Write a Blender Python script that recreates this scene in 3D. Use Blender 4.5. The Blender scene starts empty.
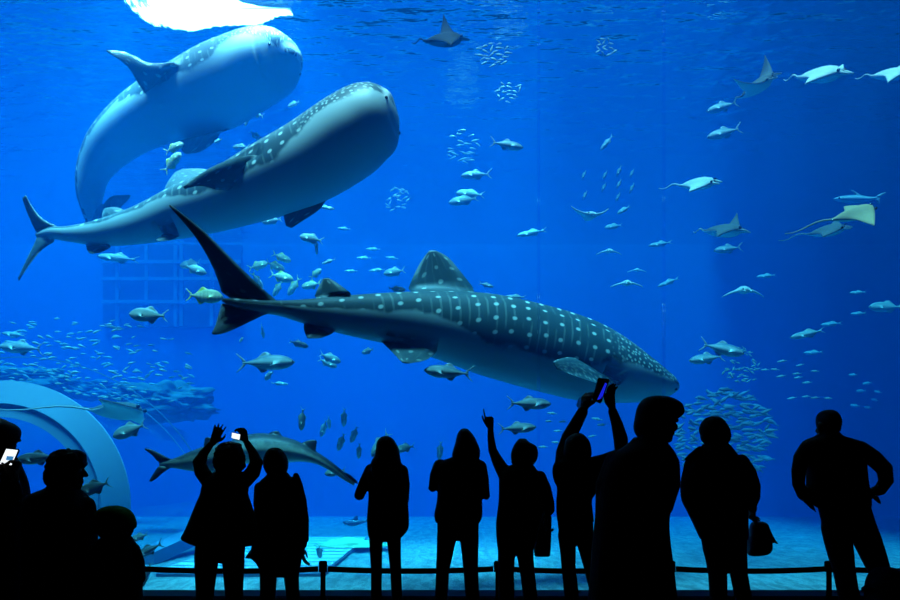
import bpy, bmesh, math, random
from mathutils import Vector, Matrix, noise as mnoise
random.seed(11)
C = bpy.context.scene.collection
PI = math.pi
R = math.radians
FPX, CAMZ, HX, HY = 700.0, 1.35, 450.0, 470.0      # level camera: focal length in px, eye height, horizon row

def P(px, py, Y):
    """the point at depth Y seen at pixel (px, py)"""
    return Vector(((px - HX) / FPX * Y, Y, CAMZ + (HY - py) / FPX * Y))

# ------------------------------------------------------------------ bookkeeping
def link(o, parent=None):
    C.objects.link(o)
    if parent is not None:
        o.parent = parent
    return o

def tag(o, label=None, cat=None, group=None, kind=None):
    if label: o['label'] = label
    if cat: o['category'] = cat
    if group: o['group'] = group
    if kind: o['kind'] = kind
    return o

def empty(name, loc=(0, 0, 0)):
    o = bpy.data.objects.new(name, None)
    o.location = loc
    return link(o)

def mesh_obj(name, me, mat, parent=None, world=True):
    """link me (in world coordinates) as one object; under a parent it keeps its place"""
    o = bpy.data.objects.new(name, me)
    if mat is not None and not me.materials:
        me.materials.append(mat)
    link(o, parent)
    if parent is not None and world:
        o.matrix_parent_inverse = Matrix.Translation(parent.location).inverted()
    return o

def bm_obj(name, bm, mat, parent=None, smooth=True, world=True):
    bmesh.ops.recalc_face_normals(bm, faces=bm.faces)
    me = bpy.data.meshes.new(name)
    bm.to_mesh(me); bm.free()
    for p in me.polygons: p.use_smooth = smooth
    return mesh_obj(name, me, mat, parent, world)

def box(bm, lo, hi):
    vs = [bm.verts.new((x, y, z)) for x in (lo[0], hi[0]) for y in (lo[1], hi[1]) for z in (lo[2], hi[2])]
    for f in ((0,1,3,2), (4,6,7,5), (0,4,5,1), (2,3,7,6), (0,2,6,4), (1,5,7,3)):
        bm.faces.new([vs[i] for i in f])
    return vs

def structure(name, lo, hi, mat):
    bm = bmesh.new(); box(bm, lo, hi)
    return tag(bm_obj(name, bm, mat, smooth=False), kind='structure')

# ------------------------------------------------------------------ materials
class NT:
    """small helper over a node tree"""
    def __init__(self, name):
        self.mat = bpy.data.materials.new(name); self.mat.use_nodes = True
        self.t = self.mat.node_tree; self.t.nodes.clear()
        self.out = self.t.nodes.new('ShaderNodeOutputMaterial')
    def n(self, typ, **kw):
        nd = self.t.nodes.new(typ)
        for k, v in kw.items(): setattr(nd, k, v)
        return nd
    def put(self, sock, v):
        if isinstance(v, bpy.types.NodeSocket): self.t.links.new(v, sock)
        elif isinstance(v, (tuple, list)) and sock.type == 'RGBA' and len(v) == 3: sock.default_value = (*v, 1)
        else: sock.default_value = v
    def math(self, op, a, b=0.0, c=0.0):
        m = self.n('ShaderNodeMath', operation=op)
        for i, v in enumerate((a, b, c)): self.put(m.inputs[i], v)
        return m.outputs[0]
    def ramp(self, v, a, b, x=0.0, y=1.0):
        m = self.n('ShaderNodeMapRange', interpolation_type='SMOOTHSTEP')
        for i, q in enumerate((v, a, b, x, y)): self.put(m.inputs[i], q)
        return m.outputs[0]
    def mix(self, f, a, b):
        m = self.n('ShaderNodeMix', data_type='RGBA')
        self.put(m.inputs[0], f); self.put(m.inputs[6], a); self.put(m.inputs[7], b)
        return m.outputs[2]
    def noise(self, vec, scale, detail=2.0, rough=0.5):
        m = self.n('ShaderNodeTexNoise')
        if vec is not None: self.put(m.inputs['Vector'], vec)
        m.inputs['Scale'].default_value = scale; m.inputs['Detail'].default_value = detail; m.inputs['Roughness'].default_value = rough
        return m.outputs['Fac']
    def voronoi(self, vec, scale, rnd):
        m = self.n('ShaderNodeTexVoronoi', voronoi_dimensions='2D')
        self.put(m.inputs['Vector'], vec); m.inputs['Scale'].default_value = scale; m.inputs['Randomness'].default_value = rnd
        return m.outputs['Distance']
    def bump(self, h, strength, dist=0.02):
        m = self.n('ShaderNodeBump'); m.inputs['Strength'].default_value = strength; m.inputs['Distance'].default_value = dist
        self.put(m.inputs['Height'], h)
        return m.outputs[0]
    def principled(self, col, rough=0.6, spec=0.3, normal=None, metallic=0.0):
        b = self.n('ShaderNodeBsdfPrincipled')
        self.put(b.inputs['Base Color'], col); self.put(b.inputs['Roughness'], rough)
        b.inputs['Specular IOR Level'].default_value = spec; b.inputs['Metallic'].default_value = metallic
        if normal is not None: self.put(b.inputs['Normal'], normal)
        self.put(self.out.inputs[0], b.outputs[0])
        return self.mat
    def obj(self):
        return self.n('ShaderNodeTexCoord').outputs['Object']
    def xyz(self, v):
        s = self.n('ShaderNodeSeparateXYZ'); self.put(s.inputs[0], v); return s.outputs
    def vec(self, x, y, z=0.0):
        s = self.n('ShaderNodeCombineXYZ'); self.put(s.inputs[0], x); self.put(s.inputs[1], y); self.put(s.inputs[2], z); return s.outputs[0]
    def attr(self, name):
        return self.n('ShaderNodeAttribute', attribute_name=name)

def plain(name, col, rough=0.7, spec=0.2, var=0.15, scale=20.0, bump=0.0):
    t = NT(name); nz = t.noise(t.obj(), scale, 3.0)
    a = tuple(c * (1 - var) for c in col); b = tuple(min(1, c * (1 + var)) for c in col)
    return t.principled(t.mix(nz, a, b), rough, spec, t.bump(nz, bump) if bump else None)

def glow(name, col, strength):
    t = NT(name); e = t.n('ShaderNodeEmission'); t.put(e.inputs[0], col); e.inputs[1].default_value = strength
    t.put(t.out.inputs[0], e.outputs[0]); return t.mat

def whale_material():
    t = NT('whale_shark_skin')
    a, b, vn = t.xyz(t.attr('bc').outputs['Vector'])[0:3]
    rel = t.attr('rel').outputs['Fac']
    fin = t.attr('fin').outputs['Fac']
    nz = t.noise(t.vec(a, b), 2.2, 3.0)
    # rows of round spots on the body, ranked in cross bands
    v1 = t.voronoi(t.vec(t.math('DIVIDE', a, 0.30), t.math('DIVIDE', b, 0.215)), 1.0, 0.2)
    s1 = t.ramp(v1, 0.08, 0.19, 1.0, 0.0)
    band = t.math('COSINE', t.math('MULTIPLY', a, 2 * PI / 0.15))
    s2 = t.math('MULTIPLY', t.ramp(band, 0.55, 0.95), t.ramp(nz, 0.42, 0.62, 0.0, 0.17))
    # crowded small spots on the head
    v2 = t.voronoi(t.vec(t.math('DIVIDE', a, 0.095), t.math('DIVIDE', b, 0.085)), 1.0, 0.75)
    s3 = t.ramp(v2, 0.14, 0.32, 0.8, 0.0)
    head = t.ramp(rel, 0.16, 0.24, 1.0, 0.0)
    body_s = t.math('MAXIMUM', s1, s2)
    s = t.math('ADD', t.math('MULTIPLY', s3, head), t.math('MULTIPLY', body_s, t.math('SUBTRACT', 1.0, head)))
    s = t.math('MULTIPLY', s, t.math('SUBTRACT', 1.0, t.math('MULTIPLY', fin, t.ramp(rel, 0.78, 0.88, 0.6, 0.92))))
    dark = t.mix(nz, (0.016, 0.045, 0.058), (0.035, 0.085, 0.10))
    top = t.mix(s, dark, (0.50, 0.58, 0.55))
    # where the pale belly begins: low on the trunk, higher on the tail stalk
    e1 = t.ramp(rel, 0.16, 0.30, 0.50, 0.64)
    e2 = t.ramp(rel, 0.50, 0.62, 0.0, -0.17)
    edge = t.math('ADD', t.math('ADD', e1, e2), t.math('MULTIPLY', t.math('SUBTRACT', nz, 0.5), 0.16))
    d = t.math('SUBTRACT', vn, edge)
    belly = t.ramp(d, -0.015, 0.03)
    belly = t.math('MULTIPLY', belly, t.math('SUBTRACT', 1.0, fin))
    col = t.mix(belly, top, (0.34, 0.40, 0.40))
    lip = t.math('MULTIPLY', t.ramp(vn, 0.5, 0.62, 1.0, 0.0), t.math('MULTIPLY', t.ramp(rel, 0.004, 0.008), t.ramp(rel, 0.010, 0.018, 1.0, 0.0)))
    col = t.mix(t.math('MULTIPLY', lip, .8), col, (0.70, 0.72, 0.70))
    return t.principled(col, 0.5, 0.3, t.bump(nz, 0.15, 0.02))

def fish_material(name, back, side, finc, tailc=None, bars=0.0):
    t = NT(name)
    a, b, vn = t.xyz(t.attr('bc').outputs['Vector'])[0:3]
    rel = t.attr('rel').outputs['Fac']; fin = t.attr('fin').outputs['Fac']
    nz = t.noise(t.vec(a, b), 9.0, 2.0)
    col = t.mix(t.ramp(t.math('ADD', vn, t.math('MULTIPLY', t.math('SUBTRACT', nz, 0.5), 0.15)), 0.22, 0.5), back, side)
    if bars:
        w = t.ramp(t.math('COSINE', t.math('MULTIPLY', rel, 2 * PI * 9)), 0.2, 0.9, 0.0, bars)
        col = t.mix(w, col, back)
    col = t.mix(fin, col, finc)
    if tailc: col = t.mix(t.math('MULTIPLY', fin, t.ramp(rel, 0.8, 0.85)), col, tailc)
    return t.principled(col, 0.45, 0.25)

def ray_material(name, top, under):
    t = NT(name)
    a, b, vn = t.xyz(t.attr('bc').outputs['Vector'])[0:3]
    nz = t.noise(t.vec(a, b), 5.0, 2.0)
    tp = t.mix(nz, tuple(c * 0.75 for c in top), top)
    return t.principled(t.mix(t.ramp(vn, 0.45, 0.55), tp, under), 0.7, 0.06)

M = {}
M['whale'] = whale_material()
M['trevally'] = fish_material('silver_trevally_skin', (0.16, 0.26, 0.27), (0.48, 0.56, 0.52), (0.34, 0.44, 0.40))
M['golden'] = fish_material('golden_trevally_skin', (0.30, 0.36, 0.20), (0.74, 0.78, 0.55), (0.62, 0.60, 0.10), (0.75, 0.70, 0.08), 0.35)
M['blue'] = fish_material('blue_school_fish_skin', (0.08, 0.15, 0.19), (0.24, 0.33, 0.36), (0.14, 0.22, 0.25))
M['tuna'] = fish_material('tuna_skin', (0.07, 0.14, 0.19), (0.48, 0.56, 0.56), (0.25, 0.30, 0.32))
M['scad'] = fish_material('small_fish_skin', (0.22, 0.30, 0.27), (0.40, 0.46, 0.38), (0.28, 0.34, 0.24))
M['shark'] = fish_material('grey_shark_skin', (0.035, 0.05, 0.06), (0.62, 0.62, 0.52), (0.03, 0.045, 0.055))
M['darkshark'] = fish_material('dark_shark_skin', (0.015, 0.025, 0.035), (0.05, 0.08, 0.10), (0.015, 0.025, 0.035))
M['fishlens'] = plain('fish_eye_lens', (0.01, 0.01, 0.012), 0.2, 0.5)
M['raydark'] = ray_material('dark_ray_skin', (0.035, 0.05, 0.06), (0.72, 0.72, 0.68))
M['rayblack'] = ray_material('black_ray_skin', (0.010, 0.016, 0.022), (0.05, 0.065, 0.075))
M['raygrey'] = ray_material('grey_ray_skin', (0.48, 0.50, 0.47), (0.75, 0.75, 0.70))
M['raytwo'] = ray_material('grey_backed_ray_skin', (0.07, 0.09, 0.10), (0.75, 0.75, 0.70))
M['raybrown'] = ray_material('brown_ray_skin', (0.34, 0.25, 0.14), (0.80, 0.66, 0.46))
M['cloth_black'] = plain('black_cloth', (0.010, 0.010, 0.012), 0.95, 0.05, 0.3, 60)
M['cloth_navy'] = plain('navy_cloth', (0.008, 0.010, 0.020), 0.95, 0.05, 0.3, 60)
M['cloth_grey'] = plain('charcoal_cloth', (0.016, 0.016, 0.017), 0.95, 0.05, 0.3, 60)
M['cloth_brown'] = plain('dark_brown_cloth', (0.018, 0.012, 0.009), 0.95, 0.05, 0.3, 60)
M['denim'] = plain('dark_denim', (0.008, 0.011, 0.020), 0.95, 0.05, 0.3, 80)
M['hair'] = plain('black_hair', (0.006, 0.005, 0.005), 0.8, 0.1, 0.4, 90)
M['skin'] = plain('skin', (0.13, 0.075, 0.05), 0.75, 0.1, 0.08, 40)
M['eyew'] = plain('eye_white', (0.5, 0.5, 0.48), 0.4, 0.3, 0.05)
M['leather'] = plain('black_leather', (0.008, 0.008, 0.009), 0.6, 0.2, 0.3, 50)
M['capgreen'] = plain('dark_green_wool', (0.02, 0.10, 0.012), 0.95, 0.05, 0.3, 80)
M['plastic'] = plain('black_plastic', (0.003, 0.003, 0.004), 0.8, 0.03)
M['chrome'] = plain('dark_metal', (0.05, 0.05, 0.055), 0.5, 0.3)
M['hall'] = plain('hall_black_paint', (0.003, 0.003, 0.004), 0.95, 0.0)
M['carpet'] = plain('hall_dark_carpet', (0.004, 0.004, 0.006), 1.0, 0.0, 0.3, 120)
M['sill'] = plain('sill_dark_stone', (0.012, 0.012, 0.022), 0.8, 0.1)
M['tankwall'] = plain('tank_wall_paint', (0.05, 0.16, 0.30), 0.9, 0.1, 0.12, 0.6)
M['panel'] = plain('tank_dark_panel', (0.03, 0.06, 0.08), 0.9, 0.1)
M['bar'] = plain('tank_pale_bar', (0.14, 0.20, 0.24), 0.8, 0.1)
M['rim'] = plain('tunnel_pale_rim', (0.15, 0.24, 0.30), 0.6, 0.2, 0.05)
M['gasket'] = plain('tunnel_groove', (0.10, 0.17, 0.22), 0.8, 0.1, 0.1)
M['rock'] = plain('reef_rock', (0.10, 0.13, 0.12), 0.95, 0.1, 0.5, 3.0, 0.6)
M['slat'] = plain('pale_slats', (0.42, 0.47, 0.48), 0.7, 0.2, 0.06, 4)

def sand_material():
    t = NT('tank_sand'); o = t.obj()
    ox, oy, oz = t.xyz(o)[0:3]; n1 = t.noise(t.vec(t.math('MULTIPLY', ox, 5.0), t.math('MULTIPLY', oy, 1.6)), 1.0, 6.0, 0.75); n2 = t.noise(o, 0.6, 2.0)
    col = t.mix(n2, (0.19, 0.20, 0.19), (0.30, 0.31, 0.29))
    col = t.mix(t.ramp(n1, 0.42, 0.60, 0.0, 0.75), col, (0.10, 0.11, 0.10))
    return t.principled(col, 0.9, 0.1, t.bump(n1, 0.5, 0.05))
M['sand'] = sand_material()

def water_material():
    t = NT('tank_water')
    s = t.n('ShaderNodeVolumeScatter'); s.inputs['Color'].default_value = (0.002, 0.19, 0.66, 1); s.inputs['Density'].default_value = 0.037; s.inputs['Anisotropy'].default_value = 0.15
    # absorption coefficient = (1 - colour) * density
    a = t.n('ShaderNodeVolumeAbsorption'); a.inputs['Color'].default_value = (0.0, 0.770, 0.955, 1); a.inputs['Density'].default_value = 0.24
    ad = t.n('ShaderNodeAddShader')
    t.put(ad.inputs[0], s.outputs[0]); t.put(ad.inputs[1], a.outputs[0]); t.put(t.out.inputs[1], ad.outputs[0])
    return t.mat
M['water'] = water_material()

def surface_material():
    t = NT('water_surface_skin'); o = t.obj()
    x, y, z = t.xyz(o)[0:3]
    n1 = t.noise(t.vec(t.math('MULTIPLY', x, 0.55), t.math('MULTIPLY', y, 1.3)), 1.6, 3.0, 0.55)
    n2 = t.noise(t.vec(t.math('MULTIPLY', x, 0.25), t.math('MULTIPLY', y, 0.5)), 0.8, 1.0)
    b = t.bump(t.math('ADD', n1, t.math('MULTIPLY', n2, 1.2)), 1.0, 0.14)
    fr = t.n('ShaderNodeFresnel'); fr.inputs[0].default_value = 1.33; t.put(fr.inputs['Normal'], b)
    tr = t.n('ShaderNodeBsdfTransparent'); gl = t.n('ShaderNodeBsdfGlossy'); gl.inputs['Roughness'].default_value = 0.04
    t.put(gl.inputs['Normal'], b)
    m = t.n('ShaderNodeMixShader'); t.put(m.inputs[0], fr.outputs[0]); t.put(m.inputs[1], tr.outputs[0]); t.put(m.inputs[2], gl.outputs[0])
    t.put(t.out.inputs[0], m.outputs[0])
    return t.mat
M['surface'] = surface_material()

def acrylic_material(name, tint, gloss=0.5):
    t = NT(name)
    lw = t.n('ShaderNodeLayerWeight'); lw.inputs[0].default_value = .5
    fac = t.math('MULTIPLY', t.math('POWER', lw.outputs['Facing'], 4.0), gloss)
    tr = t.n('ShaderNodeBsdfTransparent'); tr.inputs[0].default_value = (*tint, 1)
    gl = t.n('ShaderNodeBsdfGlossy'); gl.inputs['Roughness'].default_value = 0.05
    m = t.n('ShaderNodeMixShader'); t.put(m.inputs[0], fac); t.put(m.inputs[1], tr.outputs[0]); t.put(m.inputs[2], gl.outputs[0])
    t.put(t.out.inputs[0], m.outputs[0]); return t.mat
M['acrylic'] = acrylic_material('acrylic_window', (1, 1, 1))
M['shell'] = acrylic_material('acrylic_shell', (0.97, 0.99, 1.0), .5)

def glare_material():  # white translucent speckle imitating sun glitter on the water surface
    t = NT('white_glare'); o = t.obj()
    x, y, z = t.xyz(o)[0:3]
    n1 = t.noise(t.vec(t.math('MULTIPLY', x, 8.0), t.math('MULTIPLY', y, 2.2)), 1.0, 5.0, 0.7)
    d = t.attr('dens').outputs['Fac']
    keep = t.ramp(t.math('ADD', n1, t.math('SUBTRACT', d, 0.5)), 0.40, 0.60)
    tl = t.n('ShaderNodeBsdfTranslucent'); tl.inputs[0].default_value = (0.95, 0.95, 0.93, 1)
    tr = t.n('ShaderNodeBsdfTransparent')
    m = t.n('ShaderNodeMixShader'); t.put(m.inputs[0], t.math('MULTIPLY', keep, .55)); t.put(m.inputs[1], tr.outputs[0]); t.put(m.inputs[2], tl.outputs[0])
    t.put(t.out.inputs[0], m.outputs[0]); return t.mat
M['glare'] = glare_material()

# ------------------------------------------------------------------ animals: one skin, fins drawn out of its own faces
def catmull(a, b, c, d, t):
    return 0.5 * ((2 * b) + (c - a) * t + (2 * a - 5 * b + 4 * c - d) * t * t + (3 * b - a - 3 * c + d) * t ** 3)

def resample(rows, n):
    """rows: equal-length tuples of floats; n samples along them"""
    out = []; m = len(rows) - 1
    for k in range(n):
        u = k / (n - 1) * m; i = min(int(u), m - 1); t = u - i
        r = [rows[max(i - 1, 0)], rows[i], rows[i + 1], rows[min(i + 2, m)]]
        out.append([catmull(r[0][q], r[1][q], r[2][q], r[3][q], t) for q in range(len(rows[0]))])
    return out

def poly_at(pts, t):
    u = t * (len(pts) - 1); i = min(int(u), len(pts) - 2); f = u - i
    q = [pts[max(i - 1, 0)], pts[i], pts[i + 1], pts[min(i + 2, len(pts) - 1)]]
    return Vector([catmull(q[0][k], q[1][k], q[2][k], q[3][k], f) for k in range(3)])

class Creature:
    def __init__(self, stations, ups, rings=64, n=28, expo=2.0, ridges=0.0):
        """stations (x, y, z, half height up, half height down, half width) from the nose to the tail end"""
        S = resample(stations, rings)
        self.n, self.R = n, rings
        ctr = [Vector(s[:3]) for s in S]
        self.L = sum((ctr[i + 1] - ctr[i]).length for i in range(rings - 1))
        self.v, self.at = [], []
        arc = 0.0
        for i in range(rings):
            if i: arc += (ctr[i] - ctr[i - 1]).length
            f = (ctr[max(i - 1, 0)] - ctr[min(i + 1, rings - 1)]).normalized()
            up = ups if isinstance(ups, Vector) else ups[0].lerp(ups[1], i / (rings - 1))
            up = (up - f * up.dot(f)).normalized(); sd = f.cross(up)
            hu, hd, hw = (max(q, 0.0008) for q in S[i][3:6])
            for j in range(n):
                th = 2 * PI * j / n
                c, s = math.cos(th), math.sin(th)
                cc = math.copysign(abs(c) ** (2 / expo), c); ss = math.copysign(abs(s) ** (2 / expo), s)
                k = 1.0
                if ridges:
                    for a in (0.55, 1.0, 1.45):
                        k += ridges * math.exp(-((min(th, 2 * PI - th) - a) / 0.09) ** 2)
                self.v.append(ctr[i] + up * (cc * (hu if c > 0 else hd) * k) + sd * (ss * hw * k))
                tt = min(th, 2 * PI - th)
                self.at.append((arc, tt * (hu + hw) / 2, tt / PI, arc / self.L, 0.0))
        self.ctr = ctr
        self.faces = {(i, j): True for i in range(rings - 1) for j in range(n)}
        self.extra = []
    def idx(self, i, j): return i * self.n + j % self.n
    def near(self, p): return min(range(self.R), key=lambda i: (self.ctr[i] - p).length)
    def fin(self, deg, lead, trail, thick=0.03, K=8, i0=None, i1=None, hollow=0.0):
        jc = round(deg / 360 * self.n) % self.n
        def nearcol(p): return min(range(2, self.R - 1), key=lambda i: (self.v[self.idx(i, jc)] - p).length)
        i0 = nearcol(lead[0]) if i0 is None else i0; i1 = nearcol(trail[0]) if i1 is None else i1
        i0, i1 = max(1, min(i0, i1)), min(self.R - 2, max(i0, i1))
        if i1 - i0 < 2: i0, i1 = max(1, i1 - 2), max(1, i1 - 2) + 2
        for i in range(i0, i1):
            for j in (jc - 1, jc):
                if not self.faces.pop((i, j % self.n), None): return
        loop = [(i, -1) for i in range(i0, i1 + 1)] + [(i1, 0)] + [(i, 1) for i in range(i1, i0 - 1, -1)] + [(i0, 0)]
        prev = [self.idx(i, jc + s) for i, s in loop]
        nrm = (lead[-1] - lead[0]).cross(trail[0] - lead[0])
        if nrm.length < 1e-6: nrm = Vector((0, 1, 0))
        nrm.normalize()
        if (self.v[self.idx(i0, jc + 1)] - self.v[self.idx(i0, jc - 1)]).dot(nrm) < 0: nrm = -nrm
        base = self.at[self.idx((i0 + i1) // 2, jc)]
        for k in range(1, K + 1):
            t = k / K; cur = []
            le, tr = poly_at(lead, t), poly_at(trail, t)
            for (i, s), pv in zip(loop, prev):
                c = (i - i0) / (i1 - i0)
                if k == K: c = 0.5 + (c - 0.5) * 0.9
                w = thick * (1 - t * 0.85) * math.sqrt(max(0.0, c * (1 - c))) * 2 * (1 - 0.35 * c)
                p = le.lerp(tr, c) + nrm * (s * w)
                root = self.v[self.idx(i, jc + s)]
                if k <= 2: p = p.lerp(root + (p - root) * 0.85, 0.25)
                self.v.append(p)
                a = self.at[self.idx(i, jc)]
                self.at.append((a[0], base[1] + (p - root).length, base[2], a[3], min(1.0, k / 2)))
                cur.append(len(self.v) - 1)
            m = len(loop)
            for q in range(m): self.extra.append((prev[q], prev[(q + 1) % m], cur[(q + 1) % m], cur[q]))
            prev = cur
        m = i1 - i0
        lo, mid1, hi, mid0 = prev[:m + 1], prev[m + 1], prev[m + 2:2 * m + 3][::-1], prev[-1]
        self.extra.append((lo[0], lo[1], hi[1], hi[0], mid0)); self.extra.append((lo[m], mid1, hi[m], hi[m - 1], lo[m - 1]))
        for i in range(1, m - 1): self.extra.append((lo[i], lo[i + 1], hi[i + 1], hi[i]))
    def mesh(self, name):
        fs = [(self.idx(i, j), self.idx(i, j + 1), self.idx(i + 1, j + 1), self.idx(i + 1, j)) for i, j in self.faces]
        fs += self.extra
        fs.append(tuple(range(self.n))); fs.append(tuple(self.idx(self.R - 1, j) for j in range(self.n)))
        return finish(name, self.v, fs, self.at)

def finish(name, verts, fs, at):
    me = bpy.data.meshes.new(name)
    me.from_pydata([tuple(v) for v in verts], [], fs)
    bm = bmesh.new(); bm.from_mesh(me); bmesh.ops.recalc_face_normals(bm, faces=bm.faces); bm.to_mesh(me); bm.free()
    for p in me.polygons: p.use_smooth = True
    me.attributes.new('bc', 'FLOAT_VECTOR', 'POINT'); me.attributes.new('rel', 'FLOAT', 'POINT'); me.attributes.new('fin', 'FLOAT', 'POINT')
    bc, rl, fn = me.attributes['bc'], me.attributes['rel'], me.attributes['fin']
    for i, a in enumerate(at):
        bc.data[i].vector = a[:3]; rl.data[i].value = a[3]; fn.data[i].value = a[4]
    me.update()
    return me

def mirror_pt(p): return Vector((p.x, -p.y, p.z))

def make_eye(parent, p, r, mat, world=False):
    bm = bmesh.new(); bmesh.ops.create_uvsphere(bm, u_segments=10, v_segments=8, radius=r, matrix=Matrix.Translation(p))
    return bm_obj('eye', bm, mat, parent, world=world)

# ---- whale sharks (stations: px, py, Y, thickness px, width factor)
def whale(name_label, st, up, fins, eyes):
    rows = []
    for px, py, Y, t, wf in st:
        p = P(px, py, Y); h = t / 2 * Y / FPX
        rows.append((p.x, p.y, p.z, h, h, h * wf))
    c = Creature(rows, up, rings=84, n=32, expo=2.15, ridges=0.025)
    for deg, le, tr, th in fins:
        c.fin(deg, [P(*q) for q in le], [P(*q) for q in tr], th, K=9)
    me = c.mesh('whale_shark')
    root = mesh_obj('whale_shark', me, M['whale'])
    tag(root, name_label, 'whale shark')
    for i, j in eyes:
        p = c.v[c.idx(i, j)]
        make_eye(root, p, 0.03, M['fishlens'])
    return root

def fin2(lead, trail, Y0, Y1):
    """give pixel outlines a depth running from Y0 at the root to Y1 at the tip"""
    f = lambda L: [(x, y, Y0 + (Y1 - Y0) * k / (len(L) - 1)) for k, (x, y) in enumerate(L)]
    return f(lead), f(trail)

def yl(px, a=(676, 13.0), b=(222, 9.5)):
    return b[1] + (px - b[0]) / (a[0] - b[0]) * (a[1] - b[1])
main_st = [(667, 391.5, 7, 4.5), (664, 390.5, 16, 2.9), (656, 387.5, 26, 2.3), (645, 384.5, 36, 1.9), (620, 375, 57, 1.4), (590, 364, 75, 1.12), (560, 354, 82, 1.0), (520, 343, 83, .95), (480, 333, 79, .92),
           (440, 325, 67, .9), (400, 319.5, 54, .9), (350, 315.5, 40, .9), (310, 312, 26, .95), (283, 308.5, 16, 1.1), (262, 306.5, 12, 1.2), (240, 303.5, 9, .9), (222, 300, 4, .7)]
mf = []
mf.append((0, *fin2([(476, 291), (461, 272), (448, 257), (436, 250.5)], [(407, 291), (412, 279), (420, 263), (429, 250.5)], 11.35, 11.3), .10))
mf.append((0, *fin2([(352, 294), (339, 284), (329, 278)], [(314, 297), (318, 288), (323, 278.5)], 10.3, 10.3), .06))
mf.append((0, *fin2([(276, 301), (240, 267), (204, 231), (170, 204.5)], [(223, 299), (214, 270), (196, 238), (169, 206)], 9.85, 9.15), .10))
mf.append((180, *fin2([(270, 312), (243, 325), (225, 333), (214, 334.5)], [(222, 301), (219, 312), (215.5, 325), (211.5, 333)], 9.85, 9.3), .07))
mf.append((180, *fin2([(334, 333), (321, 338), (311, 338.5)], [(304, 322), (304, 330), (307, 338)], 10.2, 10.0), .05))
mf.append((135, *fin2([(438, 351), (426, 360), (409, 363.5)], [(378, 339), (388, 348), (402, 362.5)], 10.8, 10.3), .06))
mf.append((225, *fin2([(438, 345), (426, 350), (415, 352)], [(380, 338), (388, 344), (405, 350)], 11.4, 11.8), .06))
mf.append((112, *fin2([(624, 386), (603, 384.5), (578, 377), (557, 369)], [(595, 369), (583, 360.5), (568, 357), (553, 361)], 11.9, 11.0), .10))
mf.append((248, *fin2([(624, 384), (603, 380), (580, 370)], [(598, 370), (583, 360), (571, 358)], 13.2, 14.3), .10))
whale('spotted whale shark in the middle with its dark tail raised, seen side on', [(x, y, yl(x), t, w) for x, y, t, w in main_st], Vector((0, 0.06, 1)), mf, [(8, 10), (8, 22)])

y2 = lambda px: 12.7 + (px - 40) / 352 * (11.5 - 12.7)
s2 = [(397, 112, 4, 1.2), (395, 112.5, 27, 1.15), (391, 113.5, 43, 1.1), (384.5, 116, 57, 1.08), (376, 120, 66, 1.06), (363, 127, 72, 1.05), (345, 140, 75, 1.06), (310, 162, 74, 1.03), (271, 180, 68, 1.02), (225, 199, 56, 1.0), (186, 211, 49, 1.0), (141, 225, 36, .95), (100, 233, 25, .95), (70, 234, 15, 1.0), (52, 233, 11, 1.0), (37, 235, 5, .8)]
f2 = []
f2.append((0, *fin2([(228, 177), (205, 169), (184, 169)], [(163, 193), (167, 183), (174, 173)], 12.4, 12.9), .09))
f2.append((95, *fin2([(270, 156), (238, 157), (206, 170), (183, 187)], [(232, 192), (218, 190), (201, 186), (185, 189)], 11.6, 10.7), .09))
f2.append((245, *fin2([(331, 189), (321, 208), (304, 220), (292, 228)], [(284, 211), (284, 218), (286, 226)], 12.0, 12.2), .08))
f2.append((150, *fin2([(182, 236), (170, 240), (158, 241)], [(164, 234), (160, 237), (155, 240)], 12.1, 11.9), .04))
f2.append((180, *fin2([(113, 246), (102, 252), (92, 254)], [(86, 245), (87, 250), (89, 253)], 12.5, 12.4), .04))
f2.append((0, *fin2([(130, 212), (116, 207), (107, 208)], [(103, 222), (102, 214), (104, 209)], 12.6, 12.8), .05))
f2.append((0, *fin2([(60, 227), (43, 219), (32, 206), (26, 195)], [(37, 234), (32, 224), (26, 210), (22, 198)], 12.7, 12.5), .05))
f2.append((180, *fin2([(58, 240), (43, 249), (30, 264), (19, 281)], [(37, 236), (33, 246), (26, 260), (18, 278)], 12.7, 12.5), .05))
whale('pale whale shark rising to the right, the lower of the two at upper left', [(x, y, y2(x), t, w) for x, y, t, w in s2], Vector((-.12, .42, .85)), f2, [(9, 9), (9, 23)])

y3 = lambda k: 14.3 + k * .09
s3 = [(291, 54, 4, 1.2), (289, 55, 25, 1.15), (285, 56.5, 41, 1.1), (279, 59, 55, 1.05), (271, 62.5, 63, 1.02), (257, 68, 69, 1.0), (242, 75, 72, 1.0), (220, 86, 75, 1.0), (193, 98, 71, 1.0), (165, 108, 62, 1.0), (135, 124, 54, .95), (109, 146, 44, .95), (94, 170, 34, .9), (90, 192, 27, .9), (91, 208, 20, .9), (93, 222, 12, 1.0), (95, 232, 6, .9)]
f3 = []
f3.append((95, *fin2([(180, 62), (150, 63), (126, 52), (105, 50)], [(147, 97), (139, 85), (127, 66), (107, 52)], 14.2, 13.4), .10))
f3.append((245, *fin2([(224, 127), (213, 143), (200, 152), (187, 154)], [(178, 140), (180, 147), (184, 153)], 14.7, 14.8), .09))
f3.append((0, *fin2([(170, 90), (158, 95), (150, 104)], [(135, 110), (138, 110), (144, 108)], 15.3, 16.2), .08))
f3.append((90, *fin2([(104, 205), (112, 196), (131, 195)], [(98, 228), (108, 220), (129, 199)], 15.5, 15.3), .05))
f3.append((270, *fin2([(86, 215), (84, 225), (84, 235)], [(90, 229), (88, 233), (86, 238)], 15.6, 16.4), .05))
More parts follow.
